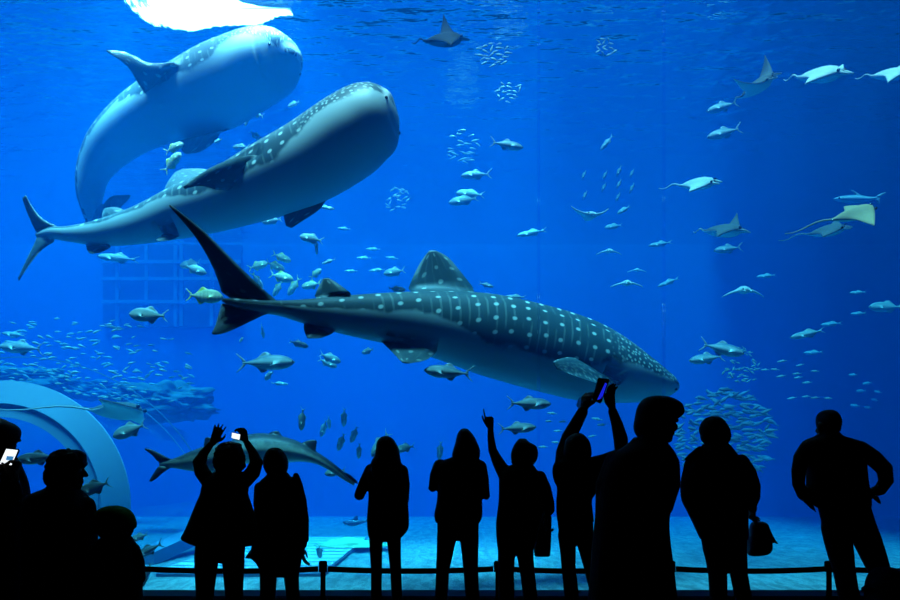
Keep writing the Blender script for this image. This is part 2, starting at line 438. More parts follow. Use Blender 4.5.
whale('pale whale shark with white back just under the bright sun glitter', [(x, y, y3(k), t, w) for k, (x, y, t, w) in enumerate(s3)], [Vector((-.25, .5, .8)), Vector((-.6, .3, .2))], f3, [(9, 9), (9, 23)])

# ---- smaller fish: local x forward, unit length
def fish_proto(name, mat, h, w, tail, rings=26, n=14, tall=0.10, detail=True, dorsal=(0.05, -0.30), fork=0.12, peduncle=0.035):
    k = 1.0
    prof = [(0.50, .004), (0.475, .10), (0.43, .24), (0.34, .40), (0.20, .50), (0.04, .49), (-0.12, .38), (-0.24, .22), (-0.33, .10), (-0.385, peduncle / h), (-0.42, peduncle / h * .9), (-0.44, peduncle / h * .5)]
    rows = [(x, 0, 0, h * q, h * q, w * q if x > -0.2 else max(w * q, .006)) for x, q in prof]
    c = Creature(rows, Vector((0, 0, 1)), rings, n, 2.0)
    V = lambda *a: Vector(a)
    def zt(x):  # height of the back at x
        i = c.near(V(x, 0, 0)); return c.v[c.idx(i, 0)].z
    ts = tail
    c.fin(0, [V(-.36, 0, .02), V(-.42, 0, ts * .45), V(-.50 - fork * .3, 0, ts)], [V(-.435, 0, .005), V(-.45, 0, ts * .35), V(-.52 - fork * .3, 0, ts * .98)], .012, 4 if not detail else 6, c.R - 6, c.R - 2)
    c.fin(180, [V(-.36, 0, -.02), V(-.42, 0, -ts * .45), V(-.50 - fork * .3, 0, -ts)], [V(-.435, 0, -.005), V(-.45, 0, -ts * .35), V(-.52 - fork * .3, 0, -ts * .98)], .012, 4 if not detail else 6, c.R - 6, c.R - 2)
    if detail:
        a, b = dorsal; za, zb = zt(a), zt(b)
        c.fin(0, [V(a, 0, za), V(a - .08, 0, za + tall * .8), V(a - .13, 0, za + tall)], [V(b, 0, zb), V(b + .03, 0, zb + tall * .22), V(a - .17, 0, za + tall * .8)], .012, 5)
        c.fin(180, [V(a - .08, 0, -za), V(a - .14, 0, -za - tall * .6), V(a - .19, 0, -za - tall * .85)], [V(b, 0, -zb), V(b + .02, 0, -zb - tall * .2), V(a - .22, 0, -za - tall * .6)], .012, 5)
        for s, dg in ((-1, 100), (1, 260)):
            i = c.near(V(.2, 0, 0)); y = abs(c.v[c.idx(i, c.n // 4)].y)
            c.fin(dg, [V(.22, s * y * .98, -.03), V(.14, s * (y + .05), -.06), V(.04, s * (y + .08), -.09)], [V(.14, s * y * .98, -.04), V(.09, s * (y + .03), -.07), V(.02, s * (y + .07), -.10)], .008, 4)
    me = c.mesh(name); me.materials.append(mat)
    me['eye_at'] = [c.v[c.idx(max(2, rings // 8), round(n * .24))][q] for q in range(3)]
    return me

PROTO = {
    'blue': fish_proto('school_fish', M['blue'], .30, .13, .13, rings=14, n=8, detail=False),
    'trevally': fish_proto('trevally', M['trevally'], .36, .15, .17, tall=.06),
    'golden': fish_proto('golden_trevally', M['golden'], .38, .16, .18, tall=.06),
    'tuna': fish_proto('tuna', M['tuna'], .27, .19, .17, tall=.055, dorsal=(.10, -.20), peduncle=.018),
    'jack': fish_proto('jack', M['trevally'], .30, .14, .13, tall=.04),
    'slim': fish_proto('slim_fish', M['trevally'], .19, .12, .09, tall=.05),
    'scad': fish_proto('small_fish', M['scad'], .27, .12, .13, rings=14, n=8, detail=False),
}
EYED = {}
def put_fish(kind, name, nose, tail, Y, label, cat='fish', group=None, yaw=0.0, eye=True, roll=0.0):
    """one fish whose nose and tail end show at the two given spots; yaw turns it towards (-) or away from (+) the viewer"""
    Y = min(Y, 9.3 * FPX / max(60, HY - min(nose[1], tail[1]) + 5))
    a, b = P(*nose, Y), P(*tail, Y)
    d = (a - b)
    L = d.length; d.normalize()
    s = L / math.cos(yaw) / 1.03
    f = (d * math.cos(yaw) + Vector((0, 1, 0)) * math.sin(yaw)).normalized()
    up = Vector((0, 0, 1)) if abs(f.z) < .8 else Vector((-1, .25, .1))
    up = (up - f * up.dot(f)).normalized()
    if roll: up = Matrix.Rotation(roll, 3, f) @ up
    lf = up.cross(f)
    m = Matrix(((f.x, lf.x, up.x), (f.y, lf.y, up.y), (f.z, lf.z, up.z))).to_4x4()
    o = bpy.data.objects.new(name, PROTO[kind])
    o.matrix_world = Matrix.Translation((a + b) / 2) @ m @ Matrix.Scale(s, 4)
    link(o); tag(o, label, cat, group)
    if eye and kind not in ('scad', 'blue'):
        if kind not in EYED:
            bm = bmesh.new(); bmesh.ops.create_uvsphere(bm, u_segments=10, v_segments=8, radius=.016)
            me = bpy.data.meshes.new('eye'); bm.to_mesh(me); bm.free(); me.materials.append(M['fishlens']); EYED[kind] = me
        e = PROTO[kind]['eye_at']
        for sg in (1, -1):
            q = bpy.data.objects.new('eye', EYED[kind]); q.location = (e[0], e[1] * sg, e[2]); link(q, o)
    return o

F = [
 # kind, name, nose, tail, depth, label, yaw
 ('tuna', 'tuna', (296, 362), (238, 363), 11.5, 'large tuna swimming right below the shark tail, above a smaller head-on fish', 0),
 ('jack', 'jack', (262, 378), (276, 373), 12.5, 'small fish nearly head on directly under the large tuna', .9),
 ('slim', 'slim_fish', (289, 384), (271, 383), 15, 'faint thin fish lowest under the large tuna', 0),
 ('tuna', 'tuna', (423, 370), (472, 374), 10.6, 'bright blue tuna swimming left under the whale shark belly', 0),
 ('tuna', 'tuna', (552, 404), (508, 403), 10.6, 'tuna swimming right under the shark, upper of two above the pointing person', 0),
 ('tuna', 'tuna', (537, 427), (499, 429), 10.8, 'tuna swimming right, just beside the pointing hand', 0),
 ('tuna', 'tuna', (524, 148), (491, 142), 14, 'lone fish with bright white back high in the middle of the tank', 0),
 ('tuna', 'tuna', (460, 176), (491, 174), 16, 'pale fish swimming left, directly above an overlapping pair of fish', 0),
 ('jack', 'jack', (455, 193), (484, 195), 16.5, 'upper fish of the overlapping pair high above the dorsal fin', 0),
 ('jack', 'jack', (448, 203), (478, 198), 16, 'lower fish of the overlapping pair high above the dorsal fin', 0),
 ('slim', 'slim_fish', (516, 236), (546, 230), 17, 'slim pale fish swimming left beside the faint vertical window joint', 0),
 ('trevally', 'trevally', (128, 314), (167, 316), 11, 'deep silver fish with yellow tail in front of the dark grid panel', 0),
 ('golden', 'golden_trevally', (224, 297), (187, 295), 11.2, 'brightest golden fish with yellow forked tail behind the dark shark tail', 0),
 ('golden', 'golden_trevally', (268, 262), (249, 269), 14.8, 'golden fish at upper left of the yellow-tailed cluster', .2),
 ('golden', 'golden_trevally', (291, 261), (273, 254), 15.0, 'topmost golden fish in the cluster right of the shark tail', .2),
 ('golden', 'golden_trevally', (285, 270), (266, 262), 15.4, 'golden fish half hidden in the middle of the yellow-tailed cluster', 0),
 ('golden', 'golden_trevally', (294, 280), (270, 274), 14.5, 'golden barred fish swimming right, largest of the yellow-tailed cluster', 0),
 ('golden', 'golden_trevally', (262, 289), (253, 273), 14.6, 'golden fish pointing down, touching the edge of the dark shark tail', .3),
 ('golden', 'golden_trevally', (272, 296), (283, 281), 15.2, 'pale golden fish diving left at the lower edge of the cluster', .3),
 ('golden', 'golden_trevally', (287, 295), (300, 278), 15.1, 'pale golden fish diving left, second along the lower edge of the cluster', .3),
 ('golden', 'golden_trevally', (301, 287), (321, 283), 14.8, 'golden fish swimming left just above the second dorsal fin', 0),
 ('golden', 'golden_trevally', (321, 268), (311, 279), 15.2, 'golden fish turning upward beside the second dorsal fin', .3),
 ('trevally', 'trevally', (299, 236), (323, 241), 13.5, 'silver fish swimming left above the cluster of golden fish', 0),
 ('slim', 'slim_fish', (316, 254), (317, 240), 13.8, 'slim fish hanging upright under the silver fish above the cluster', .5),
 ('slim', 'slim_fish', (321, 263), (336, 260), 14.5, 'faint fish alone at right of the golden cluster', .4),
 ('trevally', 'trevally', (179, 266), (201, 262), 15, 'faint fish at left of the raised shark tail, left of the pair', 0),
 ('trevally', 'trevally', (207, 274), (184, 265), 13.5, 'dim barred fish overlapping the left edge of the raised shark tail', 0),
 ('trevally', 'trevally', (261, 222), (282, 219), 14, 'silver fish just below the belly of the rising whale shark', 0),
 ('slim', 'slim_fish', (335, 209), (317, 206), 15, 'thin white streak of a fish under the rising whale shark fin', 0),
 ('trevally', 'trevally', (383, 274), (405, 270), 15, 'silver fish swimming left close to the tall dorsal fin', 0),
 ('jack', 'jack', (406, 290), (388, 288), 12.2, 'white-backed fish half hidden behind the whale shark in front of its dorsal fin', 0),
 ('jack', 'jack', (309, 347), (289, 341), 12.5, 'fish swimming right below the anal fin, above the large tuna', 0),
 ('trevally', 'trevally', (341, 362), (320, 354), 13.5, 'upper fish of the close pair below the whale shark belly', .2),
 ('trevally', 'trevally', (337, 367), (319, 359), 13.8, 'lower fish of the close pair below the whale shark belly', .2),
 ('trevally', 'trevally', (361, 352), (374, 350), 13, 'small round fish just under the belly near the pelvic fin', .6),
 ('jack', 'jack', (262, 337), (263, 325), 13.5, 'small upright fish right of the lower shark tail lobe', .9),
 ('jack', 'jack', (238, 341), (245, 338), 13.5, 'tiny bright fish below the lower tip of the shark tail', .9),
 ('jack', 'jack', (300, 431), (304, 408), 11.5, 'bright fish hanging upright alone, above the guitarfish back', .35),
 ('jack', 'jack', (320, 437), (327, 420), 14, 'faint upright fish, left one of an overlapping pair', .4),
 ('jack', 'jack', (329, 429), (329, 416), 14.4, 'faint upright fish, right one of an overlapping pair', .4),
 ('jack', 'jack', (343, 427), (345, 408), 13.5, 'dim fish hanging upright, topmost of the loose upright group', .4),
 ('jack', 'jack', (350, 443), (358, 426), 13, 'dim upright fish, right one of the middle row near the long-haired woman', .4),
 ('jack', 'jack', (337, 451), (345, 433), 12.8, 'dim upright fish, left one of the middle row near the long-haired woman', .4),
 ('jack', 'jack', (358, 459), (360, 443), 13, 'dim upright fish closest to the head of the long-haired woman', .4),
 ('trevally', 'trevally', (371, 457), (389, 432), 11.5, 'deep silver fish peeking out behind the long-haired woman head', .2),
 ('trevally', 'trevally', (394, 450), (415, 446), 12, 'silver fish just right of the long-haired woman head', .3),
 ('trevally', 'trevally', (324, 474), (346, 470), 11, 'silver fish behind the narrow tail of the guitarfish', 0),
 ('jack', 'jack', (439, 460), (441, 441), 14, 'faint upright fish left of the bob-haired woman', .4),
 ('tuna', 'tuna', (745, 354), (701, 344), 12.5, 'upper fish of the two tuna above the right-hand school', 0),
 ('tuna', 'tuna', (688, 361), (724, 356), 12.8, 'lower fish of the two tuna above the right-hand school, facing left', 0),
 ('slim', 'slim_fish', (789, 338), (824, 330), 14, 'pale slender fish with raised tail alone at right', 0),
 ('tuna', 'tuna', (706, 112), (738, 102), 16, 'dull fish swimming left under the two-winged ray, upper of two', 0),
 ('tuna', 'tuna', (706, 138), (741, 128), 15, 'clearer fish swimming left under the two-winged ray, lower of two', 0),
 ('slim', 'slim_fish', (648, 246), (672, 242), 17, 'faint fish swimming left at middle right, alone', 0),
 ('tuna', 'tuna', (713, 251), (742, 247), 15.5, 'blue fish swimming left under the ray with the raised wing', 0),
 ('jack', 'jack', (617, 214), (630, 206), 18, 'faint tilted fish right of the gull-shaped ray', 0),
 ('jack', 'jack', (604, 228), (622, 225), 18, 'faint fish right below the gull-shaped ray', 0),
 ('jack', 'jack', (868, 307), (903, 307), 15, 'teal fish at the far right edge below the brown ray', 0),
 ('slim', 'slim_fish', (849, 293), (866, 292), 17, 'small pale fish left of and above the teal fish at the right edge', 0),
 ('slim', 'slim_fish', (850, 314), (866, 313), 18, 'faint fish below the teal fish at the right edge', 0),
 ('slim', 'slim_fish', (657, 287), (679, 278), 17, 'slender faint fish tilted up near the second window joint', 0),
 ('slim', 'slim_fish', (756, 277), (776, 275), 18, 'faint horizontal fish just above the wide gull-winged ray', 0),
 ('slim', 'slim_fish', (820, 325), (842, 323), 18, 'faint horizontal fish above the pale slender fish at right', 0),
 ('slim', 'slim_fish', (803, 353), (823, 352), 18, 'faint horizontal fish below the pale slender fish at right', 0),
 ('tuna', 'tuna', (-2, 346), (43, 349), 13, 'long fish with a light stripe at the left edge above the tunnel', 0),
 ('slim', 'slim_fish', (1, 333), (26, 336), 15, 'dim fish at the left edge, above the fish with the light stripe', 0),
 ('trevally', 'trevally', (112, 437), (146, 424), 10.8, 'deep-bodied fish swimming left above the tunnel arch', 0),
 ('tuna', 'tuna', (15, 460), (60, 456), 9.6, 'large fish inside the tunnel arch between the phone and the curly-haired person', 0),
 ('trevally', 'trevally', (76, 494), (110, 482), 9.5, 'green-finned fish right of the curly-haired person face', 0),
 ('tuna', 'tuna', (133, 558), (163, 543), 10.2, 'tuna with upright tail right of the child in the cap', 0),
 ('trevally', 'trevally', (130, 540), (148, 534), 10.8, 'fish half hidden behind the child in the cap, above the tuna', 0),
 ('slim', 'slim_fish', (142, 588), (151, 562), 9.6, 'greenish fish standing upright behind the rope, right of the child in the cap', 0),
 ('trevally', 'trevally', (319, 559), (320, 544), 13.8, 'small dark fish upright over the pale slatted panel', .5),
 ('trevally', 'trevally', (249, 111), (264, 117), 16, 'round fish between the two pale whale sharks, upper one near the middle', .2),
 ('slim', 'slim_fish', (245, 127), (250, 108), 16, 'thin upright fish between the two pale whale sharks', 0),
 ('trevally', 'trevally', (262, 141), (250, 131), 15, 'bright fish just above the spotted back of the rising whale shark', 0),
 ('trevally', 'trevally', (232, 147), (249, 147), 16, 'dim fish left of the bright one above the spotted back', 0),
 ('trevally', 'trevally', (213, 142), (223, 140), 16, 'dim fish close to the fin of the glitter-side whale shark', .4),
 ('trevally', 'trevally', (287, 106), (300, 102), 16.5, 'faint round fish right under the mouth of the glitter-side whale shark', .2),
 ('golden', 'golden_trevally', (184, 143), (165, 152), 13.2, 'striped fish at the fin tip of the glitter-side whale shark, upper of two', 0),
 ('golden', 'golden_trevally', (181, 152), (164, 172), 13.3, 'striped fish at the fin tip of the glitter-side whale shark, lower of two', 0),
 ('slim', 'slim_fish', (96, 256), (138, 260), 15, 'pale long fish under the stalk of the rising whale shark tail', 0),
 ('tuna', 'tuna', (494, 287), (479, 283), 13.5, 'small violet-backed fish behind the spotted back, right of the dorsal fin', 0),
 ('slim', 'slim_fish', (503, 297), (526, 297), 13.5, 'thin pale fish just above the spotted back, right of the violet-backed fish', 0),
 ('jack', 'jack', (601, 149), (612, 137), 17, 'faint fish standing upright high in the middle right', .4),
 ('jack', 'jack', (581, 396), (578, 412), 12, 'pale fish half hidden by the left forearm holding up the phone', .2),
]
for kind, nm, a, b, Y, lab, yaw in F:
    put_fish(kind, nm, a, b, Y, lab, yaw=yaw)

GRP = [
 ('slim fish drifting between shark and tail in faint blue', 'faint slim fish drifting left of the tall dorsal fin', 'slim fish left of the dorsal fin', 'slim_fish', 'slim', 18, 16, [(373, 249), (364, 258), (351, 271), (377, 271), (344, 228), (392, 257)]),
 ('', 'small thin fish in the gap around the arms raising the phone', 'thin fish around the raised arms', 'slim_fish', 'slim', 14, 10, [(552, 413), (549, 421), (563, 422), (558, 431), (556, 442), (543, 447), (597, 418), (602, 425), (592, 437)]),
 ('', 'faint upright fish in the small cluster above the gull-shaped ray', 'upright fish above the gull-shaped ray', 'jack', 'jack', 18, -9, [(584, 175), (605, 175), (619, 171), (632, 173), (604, 187), (619, 184), (632, 188), (585, 195), (618, 197)]),
 ('', 'small pale fish scattered right of the two tuna', 'small fish scattered at right', 'slim_fish', 'slim', 15, 10, [(782, 362), (800, 366), (815, 371), (775, 369), (781, 377), (798, 378), (807, 383), (765, 370), (792, 399), (806, 397), (815, 398), (828, 398), (797, 374)]),
 ('', 'faint blurred fish in the far group above the man with hands on hips', 'faint fish above the man with hands on hips', 'jack', 'jack', 20, 9, [(861, 391), (867, 384), (855, 405), (868, 407), (875, 399), (853, 375), (878, 391)]),
]
for _, lab, grp, nm, kind, Y, L, pts in GRP:
    for k, (x, y) in enumerate(pts):
        l = abs(L) * random.uniform(.85, 1.15)
        if L < 0: put_fish(kind, nm, (x - 2, y + l / 2), (x + 2, y - l / 2), Y + random.uniform(-1, 1), lab, group=grp, yaw=.3, eye=False)
        else: put_fish(kind, nm, (x - l / 2, y), (x + l / 2, y + random.uniform(-2, 2)), Y + random.uniform(-1, 1), lab, group=grp, eye=False)

PLACED = []
def school(n, inside, Y0, Y1, L0, L1, name, lab, grp, left=.8, tilt=.25):
    k = tries = 0
    while k < n and tries < 20000:
        tries += 1
        x, y = inside()
        if x is None: continue
        l = random.uniform(L0, L1); Y = min(random.uniform(Y0, Y1), 9.2 * FPX / max(60, HY - y + 14)); q = P(x, y, Y); m = l * Y / FPX
        if any((q - p).length < .42 * (m + r) for p, r in PLACED): continue
        PLACED.append((q, m))
        d = -1 if random.random() < left else 1
        a = random.gauss(0, tilt)
        put_fish('blue' if name == 'school_fish' else 'scad', name, (x + d * l / 2 * math.cos(a), y - l / 2 * math.sin(a)), (x - d * l / 2 * math.cos(a), y + l / 2 * math.sin(a)), Y, lab, group=grp, eye=False, yaw=random.uniform(-.3, .3))
        k += 1

def left_blob():
    x = random.uniform(-4, 195); y = random.uniform(300, 402)
    top = 318 + 0.0009 * (x - 70) ** 2 + max(0, (x - 130)) * .28; bot = 384 + x * .13
    if x > 150 and random.random() < .5: return None, None
    if y < top or y > bot: return None, None
    if random.random() > .35 + .65 * (y - top) / max(1, bot - top): return None, None
    return x, y
def right_blob():
    x = random.uniform(676, 778); y = random.uniform(388, 486)
    e = ((x - 726) / 50) ** 2 + ((y - 436) / 47) ** 2
    if e > 1: return None, None
    return x, y
def ell(cx, cy, rx, ry):
    def f():
        a = random.uniform(0, 2 * PI); r = math.sqrt(random.random()); return cx + rx * r * math.cos(a), cy + ry * r * math.sin(a)
    return f
school(230, left_blob, 14, 19, 6, 9.5, 'silver_fish', 'small silver fish in the big school over the dark reef at left', 'school over the reef')
school(290, right_blob, 14, 17.5, 9.5, 14, 'school_fish', 'small blue fish in the dense round school behind the woman with a handbag', 'dense school at right', .9, .35)
school(38, ell(742, 370, 19, 13), 15, 17, 5, 7, 'tiny_fish', 'tiny fish in the small school under the two tuna', 'small school under the tuna', .6, .5)
school(16, ell(744, 352, 9, 5), 15, 17, 4, 6, 'tiny_fish', 'tiny fish trailing above the small school right of the two tuna', 'tiny fish beside the tuna', .6, .5)
school(26, ell(493, 54, 16, 12), 17, 19, 6, 9, 'tiny_fish', 'faint small fish in the patch right below the dark ray', 'faint patch below the dark ray', .6, .4)
school(16, ell(509, 92, 12, 10), 18, 20, 5, 7, 'tiny_fish', 'faint small fish in the patch above the lone white-backed fish', 'faint patch above the white-backed fish', .6, .5)
school(14, ell(606, 47, 10, 9), 18, 20, 5, 7, 'tiny_fish', 'faint small fish in the greenish patch near the rippled surface', 'faint patch near the surface', .6, .5)
school(22, ell(398, 200, 12, 13), 18, 20, 5, 7, 'tiny_fish', 'faint small fish in the patch right of the rising whale shark', 'faint patch right of the rising shark', .6, .6)
school(24, ell(462, 146, 16, 18), 19, 21, 6, 9, 'tiny_fish', 'faint small fish in the tall patch above the overlapping pair', 'faint tall patch', .6, .3)

# ---- sharks, guitarfish
def long_fish(st, up, fins, name, label, cat, mat):
    rows = []
    for px, py, Y, t, wf in st:
        p = P(px, py, Y); h = t / 2 * Y / FPX
        rows.append((p.x, p.y, p.z, h, h, h * wf))
    c = Creature(rows, up, rings=60, n=20)
    for deg, (le, tr), th in fins:
        c.fin(deg, [P(*q) for q in le], [P(*q) for q in tr], th, K=7)
    o = mesh_obj(name, c.mesh(name), mat); tag(o, label, cat)
    for j in (5, 15): make_eye(o, c.v[c.idx(7, j)], .025, M['fishlens'])
    return o
long_fish([(243, 459, 10.2, 3, 1.2), (239, 459, 10.2, 14, 1.1), (228, 458, 10.2, 27, 1), (212, 459, 10.15, 29, .9), (195, 461, 10.1, 22, .9), (178, 463, 10.05, 12, .9), (168, 463.5, 10, 7, 1), (160, 464, 10, 4, 1)], Vector((0, -.1, 1)),
    [(0, fin2([(174, 461), (163, 455), (153, 450), (145, 448)], [(161, 464), (157, 461), (152, 455), (145, 450)], 10, 9.95), .05),
     (180, fin2([(174, 466), (164, 472), (156, 479), (151, 482)], [(161, 464), (157, 468), (153, 474), (149, 481)], 10, 9.95), .05),
     (0, fin2([(222, 446), (214, 439), (208, 437)], [(204, 448), (204, 443), (205, 438)], 10.15, 10.15), .04),
     (110, fin2([(226, 466), (220, 475), (212, 480)], [(216, 468), (212, 474), (209, 480)], 10, 9.8), .03)],
    'grey_shark', 'grey shark with pale belly, its dark tail left of the person with raised arms', 'shark', M['shark'])
long_fish([(218, 452, 10.9, 4, 5), (224, 451.5, 10.9, 12, 2.6), (240, 450, 10.9, 26, 1.6), (262, 449, 10.9, 32, 1.2), (285, 450, 10.85, 26, 1.1), (302, 453, 10.8, 18, 1.1), (318, 459, 10.75, 11, 1.1), (333, 468, 10.7, 8, 1), (346, 478, 10.65, 6, 1), (354, 484, 10.6, 3, 1)], Vector((0, -.1, 1)),
    [(0, fin2([(300, 444), (309, 440), (316, 440)], [(316, 455), (316, 449), (317, 442)], 10.8, 10.8), .04),
     (0, fin2([(268, 433.5), (274, 431), (278, 431)], [(282, 436), (280, 433), (279, 431.5)], 10.85, 10.85), .03),
     (0, fin2([(340, 472), (349, 474), (357, 481)], [(352, 482), (355, 483), (358, 484)], 10.7, 10.6), .03)],
    'guitarfish', 'grey guitarfish with white belly, its thin tail reaching the long-haired woman', 'fish', M['shark'])
long_fish([(834, 199, 17, 1.5, 1.5), (842, 199, 17, 6, 1), (856, 199, 17, 8, .9), (868, 199, 17, 5, .9), (876, 198, 17, 2, 1), (880, 198, 17, 1.2, 1)], Vector((0, 0, 1)),
    [(0, fin2([(875, 197), (880, 194), (886, 192)], [(880, 198), (882, 196), (886, 193)], 17, 17), .04), (180, fin2([(875, 199), (877, 202), (879, 204)], [(880, 198.5), (880, 200), (880, 203)], 17, 17), .04),
     (0, fin2([(856, 195), (852, 191), (850, 190)], [(862, 196), (856, 192), (852, 190)], 17, 17), .03)],
    'reef_shark', 'faint small shark just above the brown-bellied ray', 'shark', M['tuna'])
long_fish([(343, 522, 17, 1.5, 1.5), (347, 523, 17, 5, 1.1), (354, 523, 17, 6, 1), (362, 522, 17, 3.5, .9), (368, 521, 17, 1.4, 1), (371, 520.5, 17, .8, 1)], Vector((0, 0, 1)),
    [(0, fin2([(366, 520), (370, 517), (373, 515)], [(370.5, 520.5), (372, 518), (373.5, 515.5)], 17, 17), .03), (0, fin2([(352, 520), (355, 516.5), (357, 515.5)], [(358, 520.5), (358, 518), (358, 516)], 17, 17), .03)],
    'reef_shark', 'small dark shark low over the sand left of the long-haired woman', 'shark', M['darkshark'])

# ---- rays: a wing lofted from tip to tip
def ray(label, px, py, Y, span, yaw, pitch, roll, mat, upl=0.2, upr=0.2, tail=0.8, chord=.95, sweep=.25, lobes=True, name='ray'):
    """span in metres; yaw 0 swims right; upl / upr: how far the left / right wing is lifted"""
    n, m = 41, 16
    verts, at, fs = [], [], []
    for k in range(n):
        u = -1 + 2 * k / (n - 1); a = abs(u)
        body = math.exp(-(a / .22) ** 2)
        ch = chord * max(.012, (1 - a ** 1.25) * .62 + body * .35)
        lead = .36 * chord - sweep * a ** 1.2 + .10 * body * 0
        mid = lead - ch / 2 - .12 * a
        th = .018 + .085 * body + .04 * (1 - a)
        if a > .97: th = .006
        lift = (upl if u > 0 else upr) * a ** 1.8
        shrink = 1 - .35 * abs(upl if u > 0 else upr) * a
        for j in range(m):
            t = 2 * PI * j / m
            x = mid + ch / 2 * math.cos(t); z = th * math.sin(t) * (1.15 + .35 * math.cos(t)) + lift
            verts.append(Vector((x, u * shrink, z)) * (span / 2))
            at.append((x, u, 0.0 if math.sin(t) > 1e-6 else (.5 if abs(math.sin(t)) <= 1e-6 else 1.0), .5, 0.0))
    for k in range(n - 1):
        for j in range(m): fs.append((k * m + j, k * m + (j + 1) % m, (k + 1) * m + (j + 1) % m, (k + 1) * m + j))
    fs.append(tuple(range(m))); fs.append(tuple((n - 1) * m + j for j in range(m)))
    # the tail is drawn out of the trailing edge, the head lobes out of the leading edge
    def draw_out(kc, jc, pts, rad):
        nonlocal fs
        kill = {(kc, jc), (kc, jc - 1), (kc - 1, jc), (kc - 1, jc - 1)}
        out = []
        for f in fs:
            if len(f) == 4 and (f[0] // m, f[0] % m) in {(a, b % m) for a, b in kill}: continue
            out.append(f)
        fs = out
        loop = [(kc - 1, jc - 1), (kc, jc - 1), (kc + 1, jc - 1), (kc + 1, jc), (kc + 1, jc + 1), (kc, jc + 1), (kc - 1, jc + 1), (kc - 1, jc)]
        prev = [a * m + b % m for a, b in loop]
        for q, p in enumerate(pts):
            r = rad * (1 - .8 * q / len(pts)); cur = []
            for i, pv in enumerate(loop):
                w = (-.7 if i in (0, 6) else .7 if i in (2, 4) else 0 if i in (1, 5) else (1 if i == 3 else -1))
                h = (-.7 if i in (0, 2) else .7 if i in (4, 6) else 0 if i in (3, 7) else (1 if i == 5 else -1))
                sg = 1 if math.sin(2 * PI * ((jc + 1) % m) / m) > 0 else -1
                verts.append((Vector(p) + Vector((0, w * r, h * r * sg))) * (span / 2)); at.append((p[0], p[1], 0.0 if h * sg > 0 else 1.0, .9, 0.0)); cur.append(len(verts) - 1)
            for i in range(8): fs.append((prev[i], prev[(i + 1) % 8], cur[(i + 1) % 8], cur[i]))
            prev = cur
        fs.append(tuple(prev))
    xt = .36 * chord - chord * .97
    if tail: draw_out(n // 2, m // 2, [(xt - .06 - tail * 1.0 * q / 6, 0, .02 + .05 * math.sin(q)) for q in range(7)], .028)
    if lobes:
        for s in (-1, 1): draw_out(n // 2 + 3 * s, 0, [(.36 * chord + .06 * q, s * (.15 - .01 * q), -.015 * q) for q in (1, 2, 3)], .035)
    me = finish(name, verts, fs, at); me.materials.append(mat)
    o = bpy.data.objects.new(name, me)
    o.matrix_world = Matrix.Translation(P(px, py, Y)) @ Matrix.Rotation(yaw, 4, 'Z') @ Matrix.Rotation(pitch, 4, 'Y') @ Matrix.Rotation(roll, 4, 'X')
    link(o); tag(o, label, 'ray')
    for s in (-1, 1): make_eye(o, Vector((.33 * chord, s * .17, .05)) * (span / 2), .018 * span, M['fishlens'])
    return o

ray('dark ray with one tall fin-like wing raised, near the top centre', 448.7, 39.6, 13.5, 1.52, R(2), R(-6), R(30), M['rayblack'], .59, -.15, .3)
ray('ray with both wings raised high in a vee at upper right', 760.4, 85, 13.5, 1.5, R(-61), R(-4), R(43), M['raytwo'], .46, .60, .25)
ray('white-backed ray gliding right behind the vee-winged ray', 826.2, 74.4, 13.5, 1.75, R(-46), R(15), R(22), M['raygrey'], .17, -.15, .3)
ray('white ray cut off by the right edge of the picture', 895, 74, 13.5, 1.32, R(-35), R(11), R(22), M['raygrey'], .25, -.25, .4)
ray('small white-backed ray gliding right with a thin tail, above the raised-wing ray', 701.9, 183.5, 13.8, 1.4, R(-36), R(7), R(30), M['raygrey'], -.05, 0, .6)
ray('ray with pale body and one dark wing pointing straight up at right', 728.3, 230.6, 13.2, 1.48, R(-33), R(9), R(8), M['raytwo'], .56, -.27, .25)
ray('brown-bellied ray with a long thin tail near the right edge', 859.2, 212.4, 12, 1.38, R(-15), R(-13), R(38), M['raybrown'], -.15, 0, 1.1, lobes=False)
ray('darker ray partly hidden behind the brown-bellied ray', 831.4, 230.1, 13, 1.28, R(-40), R(0), R(25), M['raytwo'], .17, 0, .8)
ray('white ray facing the viewer with wings curled up like a gull', 590, 216, 14, .92, R(-80), R(4), R(0), M['raygrey'], .38, .38, .0)
ray('teal ray seen edge on, uppermost of three right of the window joint', 609, 251, 15.5, .62, R(-90), R(14), R(0), M['raygrey'], -.25, -.25, .0)
ray('faint teal ray, middle one of three right of the window joint', 637, 270, 18, .55, R(-90), R(14), R(0), M['raygrey'], -.2, -.2, .0)
ray('teal ray with drooping wings, lowest of three right of the window joint', 627, 283, 14.5, .75, R(-90), R(14), R(0), M['raygrey'], -.22, -.22, .0)
ray('wide teal gull-winged ray with drooping tips at right', 744, 290, 14, .95, R(-90), R(16), R(0), M['raygrey'], -.30, -.30, .0)
ray('stingray with a very long whip tail above the tunnel arch', 124, 411, 12.3, 1.9, R(3), R(1), R(-9), M['raytwo'], -.04, -.04, 1.75, lobes=False, name='stingray')

